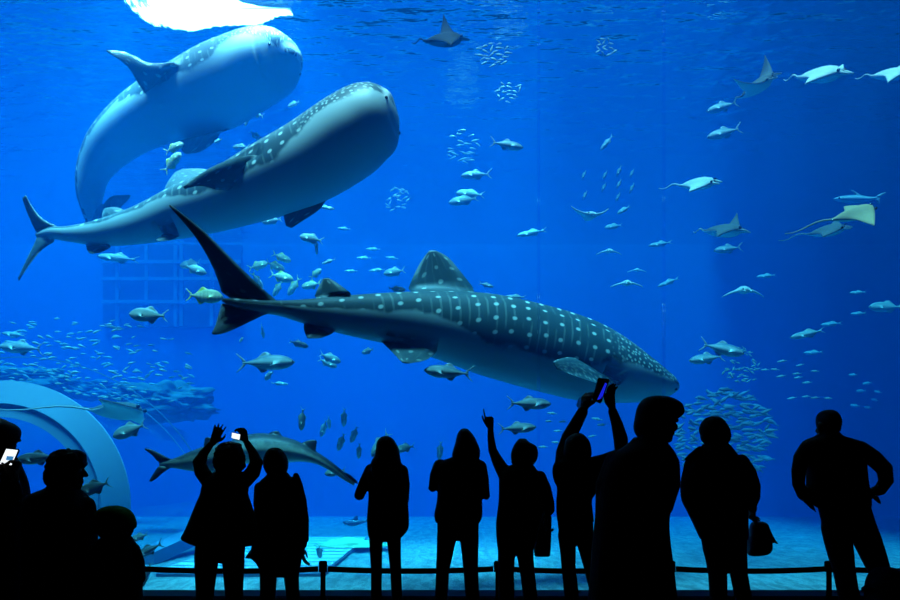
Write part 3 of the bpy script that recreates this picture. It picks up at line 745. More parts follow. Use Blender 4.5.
# ------------------------------------------------------------------ tank and hall
ZF, ZW, YB = -0.65, 11.0, 30.0
structure('tank_floor', (-21, 8.0, ZF - .4), (21, YB + 1, ZF), M['sand'])
structure('wall_back', (-21, YB, ZF), (21, YB + .5, 13), M['tankwall'])
structure('sun_blocker', (11.0, 9.5, 12.6), (20.5, YB, 12.9), M['hall'])  # unseen slab added to keep the sun off the tank's right side
structure('wall_left', (-21, 8.3, ZF), (-20.5, YB, 13), M['tankwall'])
structure('wall_right', (20.5, 8.3, ZF), (21, YB, 13), M['tankwall'])
structure('hall_floor', (-13, -5, -.2), (13, 7.5, 0), M['carpet'])
structure('ceiling', (-13, -5, 9), (13, 7.9, 9.3), M['hall'])
structure('wall_hall_back', (-13, -5.3, 0), (13, -5, 9.3), M['hall'])
structure('wall_hall_left', (-13.3, -5.3, 0), (-13, 8.3, 9.3), M['hall'])
structure('wall_hall_right', (13, -5.3, 0), (13.3, 8.3, 9.3), M['hall'])
structure('wall_front_upper', (-21, 7.9, 8.6), (21, 8.3, 11.4), M['hall'])
structure('wall_front_left', (-21, 7.9, ZF), (-11.5, 8.3, 8.6), M['hall'])
structure('wall_front_right', (11.5, 7.9, ZF), (21, 8.3, 8.6), M['hall'])
bm = bmesh.new(); box(bm, (-13, 7.5, -.4), (13, 7.9, -.10)); box(bm, (-13, 7.9, -.4), (13, 8.3, -.072))
tag(bm_obj('window_sill', bm, M['sill'], smooth=False), kind='structure')
seams = [-11.5, (540 - HX) / FPX * 8.1, (667 - HX) / FPX * 8.1, 11.5]
for i in range(3):
    structure('window_%d' % (i + 1), (seams[i] + .0125, 8.19, -.072), (seams[i + 1] - .0125, 8.25, 8.6), M['acrylic'])
tj = NT('acrylic_joint'); tr = tj.n('ShaderNodeBsdfTransparent'); tr.inputs[0].default_value = (.90, .95, 1, 1)
tj.put(tj.out.inputs[0], tr.outputs[0])
for i in (1, 2):
    structure('trim_%d' % i, (seams[i] - .012, 8.195, -.072), (seams[i] + .012, 8.245, 8.6), tj.mat)
structure('water', (-20.5, 8.27, ZF + .002), (20.5, YB - .002, ZW + .03), M['water'])
bm = bmesh.new(); vs = [bm.verts.new(q) for q in ((-20.4, 8.31, ZW), (20.4, 8.31, ZW), (20.4, YB - .05, ZW), (-20.4, YB - .05, ZW))]; bm.faces.new(vs)
tag(bm_obj('water_surface', bm, M['surface'], smooth=False), kind='structure')

# dark grid panel on the back wall
root = empty('wall_panel', P(172, 285, 29.9)); tag(root, 'dark rectangular panel with pale grid bars on the back wall', 'panel')
a, b = P(104, 327, 29.9), P(242, 243, 29.9)
bm = bmesh.new(); box(bm, (a.x, 29.8, a.z), (b.x, 29.99, min(b.z, 10.95))); bm_obj('panel', bm, M['panel'], root, smooth=False)
for x in (118, 147, 176, 182, 212):
    q = P(x, 300, 29.8); bm = bmesh.new(); box(bm, (q.x - .07, 29.7, a.z), (q.x + .07, 29.8, 10.9)); bm_obj('grid_bar', bm, M['bar'], root, smooth=False)
for y in (262, 279, 302):
    q = P(150, y, 29.7); bm = bmesh.new(); box(bm, (a.x, 29.62, q.z - .07), (b.x, 29.7, q.z + .07)); bm_obj('grid_bar', bm, M['bar'], root, smooth=False)

def ring(bm, c, ax, r0, r1, depth, a0=0, a1=2 * PI, n=72, slant=0.0):
    """flat-sided ring: centre, axis frame (u, v, w), inner and outer radius, depth along w"""
    u, v, w = ax; loops = []
    for k in range(n + 1):
        t = a0 + (a1 - a0) * k / n; d = u * math.cos(t) + v * math.sin(t)
        loops.append([bm.verts.new(c + d * r + w * z) for r, z in ((r0, 0), (r1, slant), (r1, depth + slant), (r0, depth + slant * .3))])
    for k in range(n):
        for q in range(4): bm.faces.new((loops[k][q], loops[k][(q + 1) % 4], loops[k + 1][(q + 1) % 4], loops[k + 1][q]))
    bm.faces.new(loops[0]); bm.faces.new(loops[n][::-1])

c0 = P(-2, 506, 13.5); pxm = 13.5 / FPX
root = empty('viewing_tunnel', (c0.x, c0.y, ZF)); tag(root, 'arched acrylic viewing tunnel with a broad pale rim at lower left', 'tunnel')
ax = (Vector((1, 0, 0)), Vector((0, 0, 1)), Vector((0, 1, 0)))
for nm, r0, r1, dp, mt in (('outer_rim', 103, 127, .06, 'rim'), ('groove', 99, 103, .06, 'gasket'), ('inner_rim', 89, 99, .06, 'rim')):
    bm = bmesh.new(); ring(bm, c0 + Vector((0, .0 if nm != 'groove' else .06, 0)), ax, r0 * pxm, r1 * pxm - .002, dp, -.75, PI + .75, slant=.20 if nm == 'outer_rim' else (.05 if nm == 'inner_rim' else 0)); bm_obj(nm, bm, M[mt], root, smooth=False)
bm = bmesh.new(); ring(bm, c0 + Vector((0, .28, 0)), ax, 104 * pxm, 106 * pxm, 7.0, -.6, PI + .6); bm_obj('acrylic_shell', bm, M['shell'], root, smooth=False)
c1 = P(20, 560, 17); pxm = 17 / FPX
root = empty('acrylic_dome', (c1.x, c1.y, ZF)); tag(root, 'faint thin arched rim of a far dome right of the tunnel arch', 'dome')
bm = bmesh.new(); ring(bm, c1, ax, 202.5 * pxm, 203.6 * pxm, .03, .42, PI - .42); bm_obj('rim', bm, M['rim'], root, smooth=False)
bm = bmesh.new(); ring(bm, c1 + Vector((0, .5, 0)), ax, 189 * pxm, 189.8 * pxm, .03, .42, PI - .42); bm_obj('inner_seam', bm, M['rim'], root, smooth=False)
# low pale kerbs of the tunnel roof and the slatted roof panel
root = empty('slatted_panel', (-4, 16, ZF)); tag(root, 'pale slatted floor panel behind the legs of the two standing women at left', 'panel')
for k in range(11):
    bm = bmesh.new(); y = 13.2 + k * .6; box(bm, (-5.5, y, ZF + .06), (-2.35, y + .5, ZF + .12)); bm_obj('slat', bm, M['slat'], root, smooth=False)
bm = bmesh.new(); box(bm, (-5.5, 13.1, ZF + .001), (-2.35, 19.8, ZF + .06)); bm_obj('frame', bm, M['gasket'], root, smooth=False)
def beam(name, a, b, r, mat, label, cat):
    bm = bmesh.new(); d = (b - a).normalized(); s = d.cross(Vector((0, 0, 1))).normalized(); u = s.cross(d)
    ra = [bm.verts.new(a + s * r * x + u * r * z * .6) for x, z in ((-1, -1), (1, -1), (1, 1), (-1, 1))]
    rb = [bm.verts.new(b + s * r * x + u * r * z * .6) for x, z in ((-1, -1), (1, -1), (1, 1), (-1, 1))]
    for q in range(4): bm.faces.new((ra[q], ra[(q + 1) % 4], rb[(q + 1) % 4], rb[q]))
    bm.faces.new(ra); bm.faces.new(rb[::-1])
    return tag(bm_obj(name, bm, mat, smooth=False), label, cat)
beam('tunnel_ledge', P(143, 559, 14.8), P(228, 521, 19), .24, M['rim'], 'pale sloping ledge left of the legs of the person with raised arms', 'ledge')

def rock(label, c, sx, sy, sz, seed):
    bm = bmesh.new(); bmesh.ops.create_icosphere(bm, subdivisions=5, radius=1)
    for v in bm.verts:
        k = 1 + .55 * (mnoise.fractal(v.co * 1.6 + Vector((seed, 0, 0)), .8, 2.0, 5)); v.co = Vector((v.co.x * sx * k, v.co.y * sy * k, v.co.z * sz * k)) + c
    return tag(bm_obj('reef_rock', bm, M['rock']), label, 'rock')
rock('dark rough reef rock under the right end of the left school', P(158, 404, 22), 1.7, .9, .55, 3)
rock('dark low reef rock at the left edge under the school', P(20, 381, 22), 1.6, .9, .42, 9)
rock('dark reef rock in the middle under the left school', P(88, 390, 25.5), 1.3, .8, .32, 17)
# ray resting on the sand
c = P(352, 532, 17.5); bm = bmesh.new(); bmesh.ops.create_uvsphere(bm, u_segments=40, v_segments=20, radius=1)
for v in bm.verts:
    r = math.hypot(v.co.x, v.co.y); v.co = Vector((c.x + v.co.x * .95, c.y + v.co.y * .7, ZF + .125 + max(v.co.z, 0) * .14 * (1 - .4 * r) + max(0, .08 * math.exp(-((v.co.x + .2) ** 2 + v.co.y ** 2) * 8))))
tag(bm_obj('stingray', bm, plain('green_ray_skin', (.34, .46, .20), .8, .1, .3, 6)), 'green flat ray lying at the edge of the slatted panel left of the long-haired woman', 'ray')

# sun glitter at the surface, shaped as an added white sheet
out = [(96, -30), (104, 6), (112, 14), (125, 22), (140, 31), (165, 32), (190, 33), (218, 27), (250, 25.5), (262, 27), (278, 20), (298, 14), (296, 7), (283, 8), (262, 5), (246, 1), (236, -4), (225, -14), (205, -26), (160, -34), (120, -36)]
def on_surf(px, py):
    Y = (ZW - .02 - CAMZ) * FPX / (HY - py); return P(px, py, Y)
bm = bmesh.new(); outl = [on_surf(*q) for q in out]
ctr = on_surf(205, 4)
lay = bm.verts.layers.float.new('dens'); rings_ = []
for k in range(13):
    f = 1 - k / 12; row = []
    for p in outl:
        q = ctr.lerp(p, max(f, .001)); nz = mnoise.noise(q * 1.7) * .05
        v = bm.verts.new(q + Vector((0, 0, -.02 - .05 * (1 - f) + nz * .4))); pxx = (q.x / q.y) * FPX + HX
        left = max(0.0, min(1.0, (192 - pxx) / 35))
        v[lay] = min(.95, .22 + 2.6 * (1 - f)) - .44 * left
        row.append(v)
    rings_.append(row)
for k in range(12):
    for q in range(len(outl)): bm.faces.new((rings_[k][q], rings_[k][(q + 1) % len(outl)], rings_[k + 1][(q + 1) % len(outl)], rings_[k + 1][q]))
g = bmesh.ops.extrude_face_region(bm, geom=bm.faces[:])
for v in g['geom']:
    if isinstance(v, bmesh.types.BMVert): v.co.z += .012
tag(bm_obj('white_glare', bm, M['glare']), 'patch of bright white sun glitter on the water at upper left', 'glare', kind='stuff')

# ------------------------------------------------------------------ rope barrier
YR = 6.5
zt = P(0, 561, YR).z; zb = P(0, 569, YR).z
posts = [140, 323, 498, 671, 829]
plab = ['barrier post at the elbow of the child in the cap', 'barrier post in plain view right of the two standing women at left', 'barrier post mostly hidden behind the pointing person', 'barrier post just right of the tall man', 'barrier post at the left leg of the man with hands on hips']
def cyl(bm, a, b, r0, r1, n=16):
    d = (b - a).normalized(); s = d.orthogonal().normalized(); u = d.cross(s)
    la = [bm.verts.new(a + (s * math.cos(2 * PI * k / n) + u * math.sin(2 * PI * k / n)) * r0) for k in range(n)]
    lb = [bm.verts.new(b + (s * math.cos(2 * PI * k / n) + u * math.sin(2 * PI * k / n)) * r1) for k in range(n)]
    for k in range(n): bm.faces.new((la[k], la[(k + 1) % n], lb[(k + 1) % n], lb[k]))
    bm.faces.new(la[::-1]); bm.faces.new(lb)
for px, lab in zip(posts, plab):
    x = P(px, 0, YR).x; root = empty('barrier_post', (x, YR, 0)); tag(root, lab, 'post', 'black barrier posts along the window')
    V = lambda z: Vector((x, YR, z))
    bm = bmesh.new(); cyl(bm, V(0), V(.015), .15, .15, 32); cyl(bm, V(.015), V(.035), .15, .06, 32); bm_obj('base', bm, M['plastic'], root, smooth=False)
    bm = bmesh.new(); cyl(bm, V(.03), V(zt - .09), .024, .024); bm_obj('pole', bm, M['plastic'], root)
    bm = bmesh.new(); cyl(bm, V(zt - .10), V(zt - .01), .040, .040); cyl(bm, V(zt - .01), V(zt), .040, .03); bm_obj('belt_head', bm, M['plastic'], root, smooth=False)
ends = [-160] + posts + [1010]
blab = ['black barrier belt left of the child, behind the left crowd', 'black barrier belt behind the legs of the two women at left', 'black barrier belt behind the long-haired and bob-haired women', 'black barrier belt behind the pointing person and phone holder', 'black barrier belt behind the woman with the handbag', 'black barrier belt at the far right, behind the man with hands on hips']
for i in range(6):
    xa, xb = P(ends[i], 0, YR).x + .045, P(ends[i + 1], 0, YR).x - .045
    bm = bmesh.new(); prev = None
    for k in range(17):
        t = k / 16; z = zb - .02 * (1 - (2 * t - 1) ** 2); x = xa + (xb - xa) * t
        row = [bm.verts.new((x, YR + dy, z + dz)) for dy, dz in ((-.004, -.026), (.004, -.026), (.004, .026), (-.004, .026))]
        if prev:
            for q in range(4): bm.faces.new((prev[q], prev[(q + 1) % 4], row[(q + 1) % 4], row[q]))
        else: bm.faces.new(row)
        prev = row
    bm.faces.new(prev[::-1])
    tag(bm_obj('barrier_belt', bm, M['plastic'], smooth=False), blab[i], 'belt', 'black barrier belts along the window')

# ------------------------------------------------------------------ people
def tube(bm, pts, n=14):
    """pts: (Vector, radius) or (Vector, r side, r depth, side vector); round ends"""
    rows = []
    N = len(pts)
    def rad(p): return (p[1], p[2], p[3]) if len(p) > 2 else (p[1], p[1], None)
    seq = []
    for k, p in enumerate(pts):
        d = (pts[min(k + 1, N - 1)][0] - pts[max(k - 1, 0)][0]).normalized()
        ra, rb, sv = rad(p); s = sv if sv is not None else Vector((0, 1, .01))
        s = (s - d * s.dot(d))
        if s.length < .05: s = Vector((1, 0, 0)) - d * d.x
        s.normalize(); u = d.cross(s); r = (ra + rb) / 2
        if k == 0:
            for a in (1.5, 1.2, .8, .4): seq.append((p[0] - d * r * math.sin(a), ra * math.cos(a), rb * math.cos(a), s, u))
        seq.append((p[0], ra, rb, s, u))
        if k == N - 1:
            for a in (.4, .8, 1.2, 1.5): seq.append((p[0] + d * r * math.sin(a), ra * math.cos(a), rb * math.cos(a), s, u))
    for c, ra, rb, s, u in seq:
        rows.append([bm.verts.new(c + s * ra * math.cos(2 * PI * k / n) + u * rb * math.sin(2 * PI * k / n)) for k in range(n)])
    for a, b in zip(rows, rows[1:]):
        for k in range(n): bm.faces.new((a[k], a[(k + 1) % n], b[(k + 1) % n], b[k]))
    bm.faces.new(rows[0][::-1]); bm.faces.new(rows[-1])

def blob(bm, c, r, rot=None, seg=18):
    m = Matrix.Translation(c) @ (rot.to_4x4() if rot is not None else Matrix.Identity(4)) @ Matrix.Diagonal((*r, 1))
    bmesh.ops.create_uvsphere(bm, u_segments=seg, v_segments=seg // 2 + 2, radius=1, matrix=m)

def stack(bm, rows, Y, grow=1.0, n=28, expo=2.4):
    """rows (py, left px, right px, half depth m[, depth shift]) from the top down: one closed round body"""
    rr = resample([(r[0], r[1], r[2], r[3], r[4] if len(r) > 4 else 0.0) for r in rows], max(len(rows) * 4, 8)); loops = []
    for py, xl, xr, hd, dy in rr:
        Yc = Y + dy; a, b = P(xl, py, Yc), P(xr, py, Yc); c = (a + b) / 2; hw = max((b.x - a.x) / 2 * grow, .002); hd = max(hd * grow, .002)
        loop = []
        for k in range(n):
            t = 2 * PI * k / n; co, si = math.cos(t), math.sin(t)
            loop.append(bm.verts.new((c.x + hw * math.copysign(abs(co) ** (2 / expo), co), Yc + hd * math.copysign(abs(si) ** (2 / expo), si), c.z)))
        loops.append(loop)
    for a, b in zip(loops, loops[1:]):
        for k in range(n): bm.faces.new((a[k], b[k], b[(k + 1) % n], a[(k + 1) % n]))
    bm.faces.new(loops[0]); bm.faces.new(loops[-1][::-1])

def fuse(name, bm, mat, parent, voxel=.01, smooth=3):
    """weld overlapping volumes into one continuous skin"""
    bmesh.ops.recalc_face_normals(bm, faces=bm.faces)
    me = bpy.data.meshes.new('tmp'); bm.to_mesh(me); bm.free()
    ob = bpy.data.objects.new('tmp', me); C.objects.link(ob)
    m = ob.modifiers.new('r', 'REMESH'); m.mode = 'VOXEL'; m.voxel_size = voxel
    s = ob.modifiers.new('s', 'SMOOTH'); s.factor = .5; s.iterations = smooth
    dg = bpy.context.evaluated_depsgraph_get()
    out = bpy.data.meshes.new_from_object(ob.evaluated_get(dg))
    bpy.data.objects.remove(ob); bpy.data.meshes.remove(me)
    out.name = name; out.materials.clear()
    for p in out.polygons: p.use_smooth = True
    return mesh_obj(name, out, mat, parent)

def hand(bm, w, d, side, pose='relaxed', size=.175):
    """w wrist, d towards the fingertips, side towards the thumb"""
    d = d.normalized(); side = (side - d * side.dot(d)).normalized(); nrm = d.cross(side); k = size / .175
    for q in range(4):
        b0 = w + side * (.012 - .008 * q) * k; b1 = w + (d * .082 + side * (.030 - .0195 * q)) * k
        tube(bm, [(b0, .014 * k), (b1, .0115 * k)], 10)
    blob(bm, w + d * .045 * k, (.02 * k, .02 * k, .02 * k))
    ln = [(.042, .025, .020), (.046, .029, .021), (.043, .027, .020), (.033, .021, .018)]
    for q in range(4):
        base = w + (d * .084 + side * (.031 - .020 * q)) * k
        if pose == 'open': c0, c1, spread = .12 + .06 * q, .18, .10 * (1.5 - q)
        elif pose == 'point': c0, c1, spread = (.05, .05, .06) if q == 0 else (1.35, 1.45, 0)
        elif pose == 'grip': c0, c1, spread = .75, .95, 0
        else: c0, c1, spread = .35, .40, .03 * (1.5 - q)
        a = 0; p = base; pts = [(p, .0095 * k)]
        for s, L in enumerate(ln[q]):
            a += c0 if s == 0 else c1
            v = d * math.cos(a) + nrm * math.sin(a) + side * spread
            p = p + v.normalized() * L * k; pts.append((p, (.0088, .0080, .0068)[s] * k))
        tube(bm, pts, 10)
    t0 = w + (d * .028 + side * .022) * k; t1 = t0 + ((d * .7 + side * .25 + nrm * .5) if pose == 'point' else (d * .6 + side * .75 + nrm * .2)).normalized() * .042 * k; t2 = t1 + (d * .9 + side * .35 + nrm * .25).normalized() * .030 * k; t3 = t2 + (d * .95 + side * .05 + nrm * .3).normalized() * .024 * k
    tube(bm, [(t0, .014 * k), (t1, .0115 * k), (t2, .0098 * k), (t3, .008 * k)], 10)

def head(bm, c, yaw, H=.225, tilt=0.0):
    """c centre of the head, yaw 0 looks away from the viewer, + turns to the right; returns the two eye places"""
    rot = Matrix.Rotation(-yaw, 3, 'Z') @ Matrix.Rotation(tilt, 3, 'X'); k = H / .225
    L = lambda x, y, z: c + rot @ (Vector((x, y, z)) * k)
    blob(bm, L(0, -.012, .025), (.074 * k, .094 * k, .086 * k), rot); blob(bm, L(0, .012, -.035), (.062 * k, .072 * k, .078 * k), rot)
    blob(bm, L(0, .055, -.085), (.030 * k, .026 * k, .024 * k), rot)                       # chin
    tube(bm, [(L(0, .078, .018), .009 * k), (L(0, .094, -.008), .011 * k), (L(0, .101, -.024), .014 * k)], 10)   # nose
    blob(bm, L(0, .078, -.055), (.024 * k, .012 * k, .008 * k), rot); blob(bm, L(0, .076, -.066), (.021 * k, .012 * k, .008 * k), rot)   # lips
    for s in (-1, 1):
        blob(bm, L(.032 * s, .070, .030), (.024 * k, .014 * k, .009 * k), rot)             # brows
        blob(bm, L(.044 * s, .058, -.030), (.018 * k, .016 * k, .020 * k), rot)            # cheeks
        blob(bm, L(.077 * s, -.008, -.012), (.010 * k, .020 * k, .032 * k), rot)           # ears
    return [L(.031 * s, .076, .008) for s in (-1, 1)], k

def person(label, Y, headpx, yaw, hair, coat, hips, legs, arms, hands, H=.225, tilt=0.0, coatm='cloth_black', legm='denim', expo=2.4, hat=None, shirt_collar=None, voxel=.0075, extra=None, coat_name='coat', flare=None, curly=False):
    """all outlines in the photograph's pixels at depth Y; arms: lists of (px, py, depth shift, radius m)"""
    s = FPX / Y; foot = HY + CAMZ * s
    hc = P(*headpx, Y)
    root = empty('person', (hc.x, Y, 0)); tag(root, label, 'person')
    pt = lambda q: P(q[0], q[1], Y + q[2])
    # body: one continuous skin under the clothes
    bm = bmesh.new()
    eyes, k = head(bm, hc, yaw, H, tilt)
    tops = coat[min(2, len(coat) - 1)]
    neck = P((tops[1] + tops[2]) / 2, tops[0] + 4, Y)
    tube(bm, [(hc + Vector((0, -.015, -.06)), .055), ((hc + neck) / 2 + Vector((0, -.01, -.02)), .052), (neck, .062)])
    tor = [r for r in coat if r[0] <= hips[-1][0] + 2]
    stack(bm, tor[1:], Y, .86); stack(bm, hips, Y, .88)
    for a in arms: tube(bm, [(pt(q), q[3] * .80) for q in a])
    for h in hands: hand(bm, pt(h[0]), Vector(h[1]), Vector(h[2]), h[3], h[4] if len(h) > 4 else .175)
    for lg in legs: tube(bm, [(P(q[0], q[1] if q[1] < 900 else foot - (q[1] - 1000) * s, Y + q[2]), q[3] * .82) for q in lg])
    ankles = []
    for lg in legs:
        q = lg[-1]; a = P(q[0], foot, Y + q[2]); a.z = .07; ankles.append(a)
        tube(bm, [(a, .036), (a + Vector((0, .02, -.03)), .034), (a + Vector((0, .12, -.045)), .028), (a + Vector((0, .17, -.05)), .018)])
    fuse('body', bm, M['skin'], root, voxel, 2)
    for e in eyes: make_eye(root, e, .011 * k, M['eyew'], True)
    # clothes
    bm = bmesh.new(); stack(bm, coat, Y, 1.0, expo=expo)
    for a in arms: tube(bm, [(pt(q), q[3]) for q in a])
    if flare:
        for f in flare: tube(bm, [(pt(q), q[3]) for q in f])
    fuse(coat_name, bm, M[coatm], root, .009, 3)
    bm = bmesh.new(); stack(bm, hips, Y, .97)
    for lg in legs: tube(bm, [(P(q[0], q[1] if q[1] < 900 else foot - (q[1] - 1000) * s, Y + q[2]), q[3]) for q in lg])
    fuse('trousers', bm, M[legm], root, .010, 3)
    for a in ankles:
        bm = bmesh.new()
        tube(bm, [(a + Vector((0, -.025, -.028)), .040, .040, Vector((1, 0, 0))), (a + Vector((0, .06, -.030)), .043, .036, Vector((1, 0, 0))), (a + Vector((0, .16, -.038)), .040, .026, Vector((1, 0, 0)))])
        fuse('shoe', bm, M['leather'], root, .007, 2)
    bm = bmesh.new(); stack(bm, hair, Y, 1.0, expo=2.1); ho = fuse('hair', bm, M['hair'], root, .008, 2)
    if curly:
        for v in ho.data.vertices: v.co += (v.co - hc).normalized() * (mnoise.noise(v.co * 38) * .013 + mnoise.noise(v.co * 17) * .010)
    if hat:
        bm = bmesh.new(); stack(bm, hat, Y, 1.0, expo=2.0); fuse('cap', bm, M['capgreen'], root, .008, 2)
    return root

def leg(pts, Y, knee=0.0):
    """pts (px, py, radius px) visible stretch; carried on down to the floor"""
    s = FPX / Y; out = [(x, y, 0.0, r / s) for x, y, r in pts]
    x, y, r = pts[-1]; foot = HY + CAMZ * s
    dx = (pts[-1][0] - pts[-2][0]) / max(1, pts[-1][1] - pts[-2][1])
    out.append((x + dx * (foot - y) * .5, (y + foot - .1 * s) / 2, 0.0, r / s * .92)); out.append((x + dx * (foot - y) * .7, foot - .11 * s, 0.0, r / s * .85))
    return out

# long-haired woman
person('long-haired woman in a dark jacket, left elbow bent, right of the two women at left', 5.5, (387, 455), -.5,
    [(436, 383, 388, .03), (438, 380, 392, .07, -.01), (442, 377, 395.5, .10, -.01), (448, 376, 398.5, .115, -.01), (455, 375, 400, .11, -.02), (462, 371, 401, .09, -.05), (470, 371, 402, .06, -.09), (480, 374, 401, .04, -.115), (488, 379, 396, .02, -.12)],
    [(460, 376, 400, .05), (464, 370.5, 402, .08), (469, 367.5, 404, .10), (475, 366, 407, .115), (485, 367.5, 407.5, .12), (495, 368.5, 408, .115), (505, 368, 408.3, .12), (518, 367, 409, .125), (528, 367.3, 408.5, .125), (534, 368, 405, .12), (538, 369, 401, .10)],
    [(522, 369, 405, .11), (532, 369, 402, .11), (541, 369.5, 401, .10)],
    [leg([(376, 538, 7), (376, 552, 6.3), (376.5, 570, 5.6), (376.3, 590, 5.5)], 5.5), leg([(394, 538, 7.2), (394.5, 552, 6.4), (395.7, 570, 5.7), (396.5, 590, 5.6)], 5.5)],
    [[(371, 470, 0, .05), (365, 482, .02, .047), (359, 496, .05, .043), (364, 489, .16, .036), (372, 482, .24, .030)], [(402, 471, 0, .05), (404.5, 485, .02, .045), (404, 500, .04, .042), (398, 500, .16, .034), (391, 495, .23, .029)]],
    [((373, 481, .25), (.5, .7, .3), (-.3, .2, .8), 'relaxed'), ((390, 494, .24), (-.5, .7, .2), (.2, .3, .8), 'relaxed')], coatm='cloth_black')
# bob-haired woman
person('bob-haired woman with both elbows bent, left of the pointing person', 5.5, (466, 448), .1,
    [(428.5, 462, 467, .03), (431, 459, 470, .07, -.01), (436, 456.8, 474, .10, -.01), (443, 455.2, 477.5, .115, -.01), (450, 453, 480, .115, -.02), (456, 452, 480, .10, -.03), (461, 455, 478, .08, -.05), (466, 460, 472, .04, -.08)],
    [(456, 455, 477, .05), (460, 444, 480.5, .09), (465, 437, 483, .11), (472, 436, 486, .12), (482, 437, 485.5, .125), (492, 437.5, 482, .12), (503, 436.5, 482.3, .12), (513, 434.3, 482.5, .125), (519, 434.6, 481.5, .125), (523, 436, 479.5, .11)],
    [(512, 436, 480, .115), (525, 436.5, 479.5, .115), (540, 437, 479, .10)],
    [leg([(447, 535, 10.3), (445, 552, 8.6), (442.6, 570, 6.8), (441.7, 590, 6.6)], 5.5), leg([(469, 535, 10), (470, 552, 8.6), (470.7, 570, 7.6), (472, 590, 7.2)], 5.5)],
    [[(440, 466, 0, .055), (436, 476, .02, .052), (433, 488, .04, .040), (440, 484, .15, .035), (452, 478, .22, .029)], [(480, 467, 0, .055), (483, 480, .02, .048), (485.5, 496, .04, .040), (478, 490, .15, .035), (466, 482, .22, .029)]],
    [((453, 477, .23), (.6, .6, .3), (-.3, .2, .8), 'grip'), ((465, 481, .23), (-.6, .6, .3), (.3, .2, .8), 'grip')], coatm='cloth_navy')
# pointing person
person('person in a loose jacket pointing up with the left arm', 5.5, (524, 454), .4,
    [(438.5, 519, 526, .03), (442, 516, 529, .08), (446, 513.5, 536, .105), (452, 511.2, 538, .115), (458, 511, 537.5, .115), (463, 511.5, 535, .10), (467, 514, 531, .07)],
    [(464, 513, 532, .05), (467, 507, 535, .08), (472, 501, 538, .11), (480, 499, 542, .12), (490, 498.8, 545.5, .125), (500, 498.5, 546, .125), (510, 497.5, 545, .13), (522, 496, 541, .13), (535, 496.2, 537, .125), (545, 497, 534.5, .12), (551, 498, 533.5, .10)],
    [(535, 498, 534, .115), (545, 498, 534, .11), (553, 498, 533.5, .10)],
    [leg([(506.5, 550, 8.8), (506.3, 562, 8.5), (505.8, 575, 8.3), (506.3, 592, 8.5)], 5.5), leg([(524.7, 550, 8.8), (526, 562, 8.1), (527.7, 575, 7.5), (529.7, 592, 7.4)], 5.5)],
    [[(505, 474, 0, .06), (498, 462, .05, .048), (492.5, 450, .10, .036), (490.9, 438, .13, .030), (490.6, 430, .15, .025)], [(540, 477, 0, .05), (545, 489, -.01, .05), (548.5, 503, .0, .048), (550, 510, .06, .040), (547, 515, .12, .028)]],
    [((490.6, 429, .155), (-.12, .12, 1), (-.9, .3, 0), 'point'), ((546.5, 517, .13), (-.1, .3, -1), (.3, 1, .1), 'grip')], coatm='cloth_grey', expo=2.6)
# phone holder in the middle
person('person behind the tall man holding a phone overhead with both hands', 5.3, (577, 451), -.1,
    [(433, 575, 581, .03), (436, 569, 585, .08), (441, 565.5, 589, .105), (448, 564, 591, .115), (455, 563.5, 591.3, .11), (461, 566, 589, .09), (465, 570, 585, .05)],
    [(458, 568, 588, .05), (461, 557, 594, .09), (466, 553, 598, .11), (474, 552.5, 600, .12), (482, 554.5, 599, .125), (487, 557, 597.5, .125), (494, 557, 595, .125), (500, 556.5, 591.5, .12), (512, 556.5, 592.5, .12), (522, 557.5, 594, .11)],
    [(515, 557, 593, .115), (525, 557.5, 593.5, .11), (538, 559, 593.5, .10)],
    [leg([(566.7, 535, 9), (567.8, 550, 8), (568.5, 566, 7.2), (571, 590, 7.4)], 5.3), leg([(584, 535, 9.2), (587, 550, 8.2), (591, 566, 7.6), (597, 590, 7.6)], 5.3)],
    [[(563, 468, 0, .066), (564, 452, .10, .063), (569, 437, .16, .058), (575.5, 425, .20, .052), (582.5, 412, .22, .044)], [(592, 467, 0, .078), (606, 463, .03, .075), (622, 454, .06, .060), (620.5, 438, .14, .056), (617, 424, .20, .046), (612.5, 411, .22, .036)]],
    [((584, 410, .225), (.22, .05, 1), (.6, -.6, .2), 'grip', .225), ((612.5, 410, .225), (-.16, .02, 1), (-.8, -.5, .2), 'relaxed', .22)], coatm='cloth_black')
# tall man
person('tall man in a long dark coat with his head turned right, nearest the viewer', 3.7, (660, 420), 1.15,
    [(396, 652, 661, .03), (398, 645, 671, .08), (403, 640, 680, .11), (408, 637.5, 683, .115), (414, 636, 683, .115), (420, 635, 676, .11), (427, 634, 668, .10), (434, 636, 660, .08), (440, 641, 655, .05)],
    [(437, 634, 664, .05), (443, 629, 667, .09), (448, 622, 670, .13), (454, 612, 674, .155), (463, 605, 677, .165), (475, 600.5, 678, .17), (490, 598, 675, .17), (503, 597, 670.5, .17), (521, 595.5, 667.5, .17), (540, 593.5, 668.5, .175), (560, 592, 671, .18), (585, 590, 674, .185), (615, 588, 676, .19), (628, 590, 674, .17)],
    [(560, 597, 666, .15), (585, 596, 668, .15), (612, 596, 668, .14)],
    [leg([(614, 600, 17), (613, 630, 14.5), (613, 660, 13)], 3.7), leg([(650, 600, 17), (651, 630, 14.5), (651, 660, 13)], 3.7)],
    [[(616, 462, 0, .062), (606, 485, .0, .056), (604, 508, .04, .050), (620, 512, .20, .040), (638, 505, .27, .032)], [(668, 464, 0, .062), (670, 485, .0, .055), (664, 508, .04, .048), (652, 510, .18, .040), (642, 502, .26, .032)]],
    [((640, 504, .28), (.5, .6, .3), (-.2, .3, .8), 'relaxed'), ((640, 501, .27), (-.5, .6, .3), (.2, .3, .8), 'relaxed')], H=.24, coatm='cloth_black', coat_name='coat', tilt=-.12)
